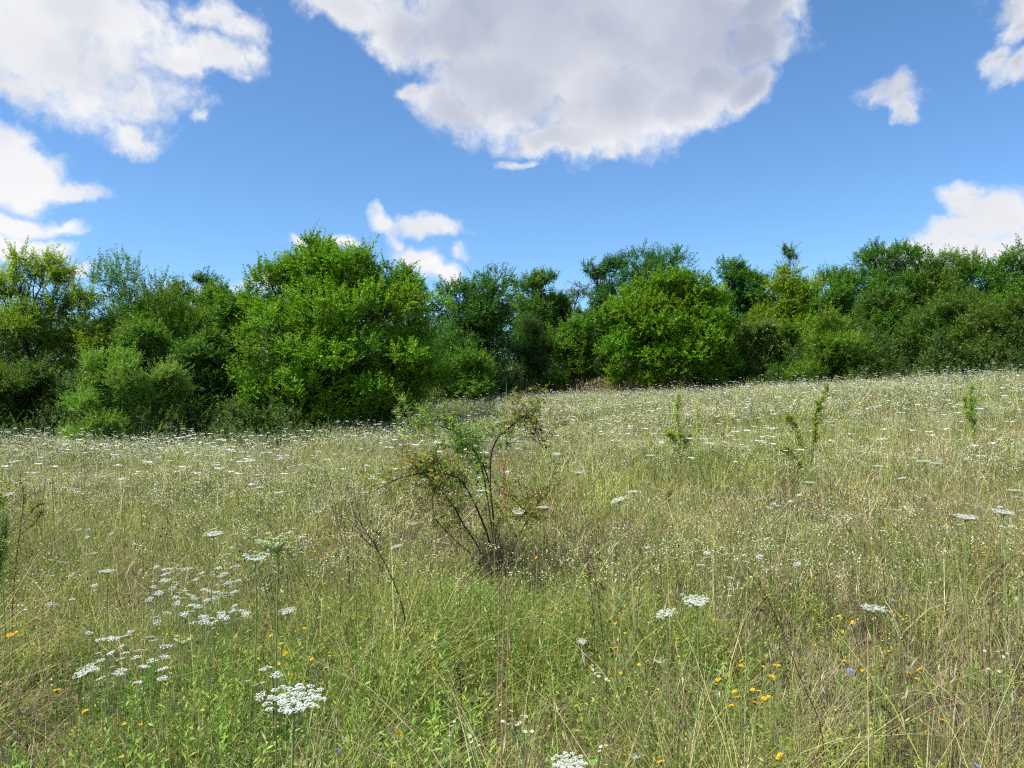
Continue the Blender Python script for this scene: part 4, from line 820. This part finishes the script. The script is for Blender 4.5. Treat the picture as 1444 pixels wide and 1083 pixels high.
    # rusty dock beside it
    b = np.array(at_ground(712, 800)); r = empty('dock_plant', b); tag(r, 'rusty pink dry dock seed spike rising among the rose canes', 'plant')
    p = spline(place([(713, 800, 0), (714, 730, 0), (711, 690, 0), (709, 645, 0)], b[1], b), 24); a = Acc(); tube(a, p, np.linspace(.004, .002, len(p)), 5, (.30, .14, .08)); a.obj('stem', M_STEM, r, True)
    a = Acc(); n = 420; i = (rS.uniform(.55, 1, n) * (len(p) - 1)).astype(int); leaves(a, p[i] + rS.normal(0, .012, (n, 3)), rS.normal(0, .5, (n, 3)) + [0, 0, .8], rS.normal(size=(n, 3)), np.full(n, .016), np.full(n, .010), vary((.52, .26, .16), n, .2, .05)); a.obj('seed_spike', M_STRAW, r)
    # dead grass tussock at its foot
    a = Acc(); n = 1300; x = base[0] + rS.normal(.02, .10, n); y = base[1] + rS.normal(-.05, .14, n); c = np.array([.27, .20, .12]) * rS.uniform(.3, 1.7, (n, 1)); blades(a, x, y, rS.uniform(.15, .6, n), np.full(n, .004), np.abs(rS.normal(.15, .2, n)), c, c, 3, rS)
    tag(a.obj('brown_tussock', M_STRAW), 'brown dead grass tussock round the foot of the rose shrub', 'grass tussock')
rose()
def sapling(name, y0, paths, label, cat, col, shoot, leaf, per=130, r0=.008, bark=(.08, .06, .04), up=.8):
    g = [q for q in paths[0]][0]; x = ray(g[0], 565)[0] * y0; base = np.array([x, y0, gz1(x, y0)]); root = empty(name, base); tag(root, label, cat)
    a = Acc(); L = Acc()
    for j, pts in enumerate(paths):
        q = place([(a_, b_, 0) for a_, b_ in pts], y0, base)
        if j == 0 and q[0][2] > 0: q = [np.array([q[0][0], 0, -.03])] + q
        p = spline(q, 30); rr = r0 * (1 if j == 0 else .6); tube(a, p, np.linspace(rr, rr * .25, len(p)), 5, bark)
        n = int(per * (1 if j == 0 else .6)); i = (rS.uniform(.25 if j == 0 else .3, 1, n) * (len(p) - 1)).astype(int); d = nrm(rS.normal(0, .6, (n, 3)) + [0, 0, up]); ln = shoot * rS.uniform(.5, 1.3, n)
        sprays(L, L, p[i], d, ln, 8, leaf * 1.1, leaf * .6, vary(np.array(col) * [2.6, 2.2, 1.3], n, .28, .1), .2, .6, rS, .0015, .9, bark)
    a.obj('stem', M_TWIG, root, True); L.obj('foliage', M_LEAF, root); return root
sapling('thorny_sapling', 11.5, [[(1137, 700), (1137, 678), (1146, 642), (1150, 620), (1150, 600), (1152, 580), (1160, 565), (1168, 545)], [(1138, 672), (1134, 650), (1128, 625), (1121, 600), (1113, 594), (1107, 592)], [(1136, 690), (1128, 660), (1115, 640), (1095, 635)]],
        'curved dark thorny sapling on the right slope, its tip bent to the right', 'sapling', (.11, .17, .035), .12, .034, 200)
sapling('slim_sapling', 12.5, [[(960, 655), (959, 620), (956, 590), (956, 556)], [(958, 640), (948, 620), (938, 612)], [(960, 645), (968, 625), (976, 617)]], 'slim upright sapling with a bushy foot in the middle distance, right of the rose shrub', 'sapling', (.13, .21, .05), .14, .034, 150)
sapling('slim_sapling', 14, [[(984, 640), (985, 605), (984, 575)]], 'small faint sapling just right of the slim upright one', 'sapling', (.15, .24, .07), .12, .030, 110)
sapling('slim_sapling', 13, [[(1376, 655), (1374, 610), (1371, 575), (1369, 545)], [(1374, 610), (1364, 585), (1360, 560)]], 'slim green sapling on the right slope near the right edge', 'sapling', (.13, .22, .06), .14, .034, 140)
sapling('leafy_shrublet', 9.5, [[(935, 725), (934, 705), (928, 690)], [(936, 725), (944, 705), (950, 695)]], 'dark brown twiggy plant below the slim sapling', 'plant', (.15, .12, .06), .12, .022, 130)
sapling('leafy_shrublet', 24, [[(580, 615), (577, 600), (572, 580), (562, 563)], [(583, 615), (590, 598), (598, 575)], [(575, 615), (566, 600), (558, 578)], [(590, 615), (604, 600), (612, 590)]], 'pale green tuft of tall plants at the right foot of the largest tree', 'plant', (.12, .20, .10), .35, .06, 90, .012)
sapling('tall_weed', 5.0, [[(18, 850), (24, 780), (30, 735), (33, 700), (27, 668)], [(32, 740), (45, 722), (62, 706)], [(28, 755), (48, 738), (60, 722)]], 'dark stemmed branching weed with yellow flowers at the left edge', 'plant', (.11, .14, .05), .05, .013, 80, .004)
sapling('green_shrublet', 3.6, [[(-16, 860), (-12, 800), (-6, 740), (2, 695)], [(-30, 860), (-26, 790), (-14, 730)], [(-10, 860), (-2, 800), (9, 750)]], 'soft pale green feathery plant cut by the left edge', 'plant', (.20, .30, .13), .11, .013, 260, .004)
def stalk(path, y0, label, r=.0035, col=(.10, .07, .05), branches=6, head=(.16, .10, .07)):
    q0 = path[0]; x = ray(q0[0], 565)[0] * y0; base = np.array([x, y0, gz1(x, y0)]); root = empty('dead_stalk', base); tag(root, label, 'dead stalk')
    q = place([(a_, b_, 0) for a_, b_ in path], y0, base); q = [np.array([q[0][0], 0, -.02])] + (q if q[0][2] > .05 else q[1:]); p = spline(q, 24); a = Acc(); tube(a, p, np.linspace(r, r * .4, len(p)), 5, col); HS = []
    for j in range(branches):
        i = int(len(p) * rS.uniform(.45, .95)); d = nrm(np.array([rS.normal(0, .6), rS.normal(0, .6), .8])); e = p[i] + d * rS.uniform(.05, .14); tube(a, np.array([p[i], (p[i] + e) / 2 + [0, 0, -.006], e]), [r * .45, r * .4, r * .3], 4, col)
        H = Acc(); HS.append(H); n = 26; leaves(H, np.tile(e, (n, 1)) + rS.normal(0, .004, (n, 3)), nrm(rS.normal(size=(n, 3)) + [0, 0, .5]), rS.normal(size=(n, 3)), np.full(n, .012), np.full(n, .005), vary(head, n, .25, .05))
    a.obj('stem', M_TWIG, root, True)
    for H in HS: H.obj('seed_head', M_STRAW, root)
stalk([(572, 880), (555, 820), (532, 775), (520, 755), (500, 725)], 4.4, 'dark leaning dead stalk left of the rose shrub', .005, branches=7)
stalk([(520, 760), (515, 700), (512, 655)], 6.5, 'thin dark dead stalk behind the leaning one, left of the rose shrub', branches=3)
stalk([(492, 800), (478, 745), (468, 690), (458, 660)], 5.5, 'grey dead stalk left of the other dead stalks', .003, (.30, .26, .2), 4)
stalk([(1160, 1040), (1130, 960), (1090, 860), (1060, 810), (1047, 797)], 2.9, 'long dark dead stalk leaning left across the lower right foreground', .0022, (.13, .12, .07), 2)
stalk([(855, 960), (850, 900), (842, 830), (835, 790)], 3.6, 'dark dead stalk with brown seed heads right of the tall straws', .0022, branches=8)
stalk([(838, 940), (838, 880), (832, 820), (824, 770)], 4.0, 'second dark dead stalk right of the tall straws', .0022, branches=6)
stalk([(650, 980), (645, 950), (641, 930), (642, 918)], 3.0, 'short bare dark twig in the bottom centre', .0022, branches=0)
stalk([(385, 960), (372, 930), (372, 905), (378, 880)], 3.1, 'curved dark twig above the largest white umbel', .0022, branches=0)
stalk([(448, 870), (425, 810), (395, 760), (360, 715)], 4.2, 'grey leaning stalk crossing behind the cup shaped umbel', .0022, (.22, .19, .13), 2)
stalk([(1250, 850), (1246, 810), (1243, 775), (1240, 740)], 5.0, 'thin dark stalk above the tall flat umbel on the right', .0028, branches=3)
stalk([(1110, 720), (1120, 690), (1126, 660)], 8.5, 'dark dry stalk below the thorny sapling', .004, branches=5)
stalk([(1395, 900), (1400, 850), (1396, 800)], 3.6, 'thin dark stalk near the right edge', .002, branches=3)
for px, dy, lab in [(705, 0, 'tallest reddish straw rising in the bottom centre'), (712, .15, 'reddish straw just right of the tallest one'), (699, .25, 'thin pale straw just left of the tallest one')]:
    y0 = 2.75 + dy; x = ray(px, 565)[0] * y0; base = np.array([x, y0, gz1(x, y0)]); r = empty('tall_straw', base); tag(r, lab, 'grass stalk')
    q = place([(px + 1, 1075, 0), (px + 3, 960, 0), (px + 5, 870, 0), (px + 4, 800 + 90 * dy, 0)], y0, base); q[0][2] = -.02; p = spline(q, 20); a = Acc(); tube(a, p, np.linspace(.0026, .001, len(p)), 5, (.50, .30, .17)); a.obj('stem', M_STRAW, r, True)
    a = Acc(); n = 60; i = (rS.uniform(.7, 1, n) * (len(p) - 1)).astype(int); leaves(a, p[i] + rS.normal(0, .002, (n, 3)), rS.normal(0, .2, (n, 3)) + [0, 0, 1], rS.normal(size=(n, 3)), np.full(n, .014), np.full(n, .003), vary((.5, .36, .22), n, .15, .05)); a.obj('seed_head', M_STRAW, r)
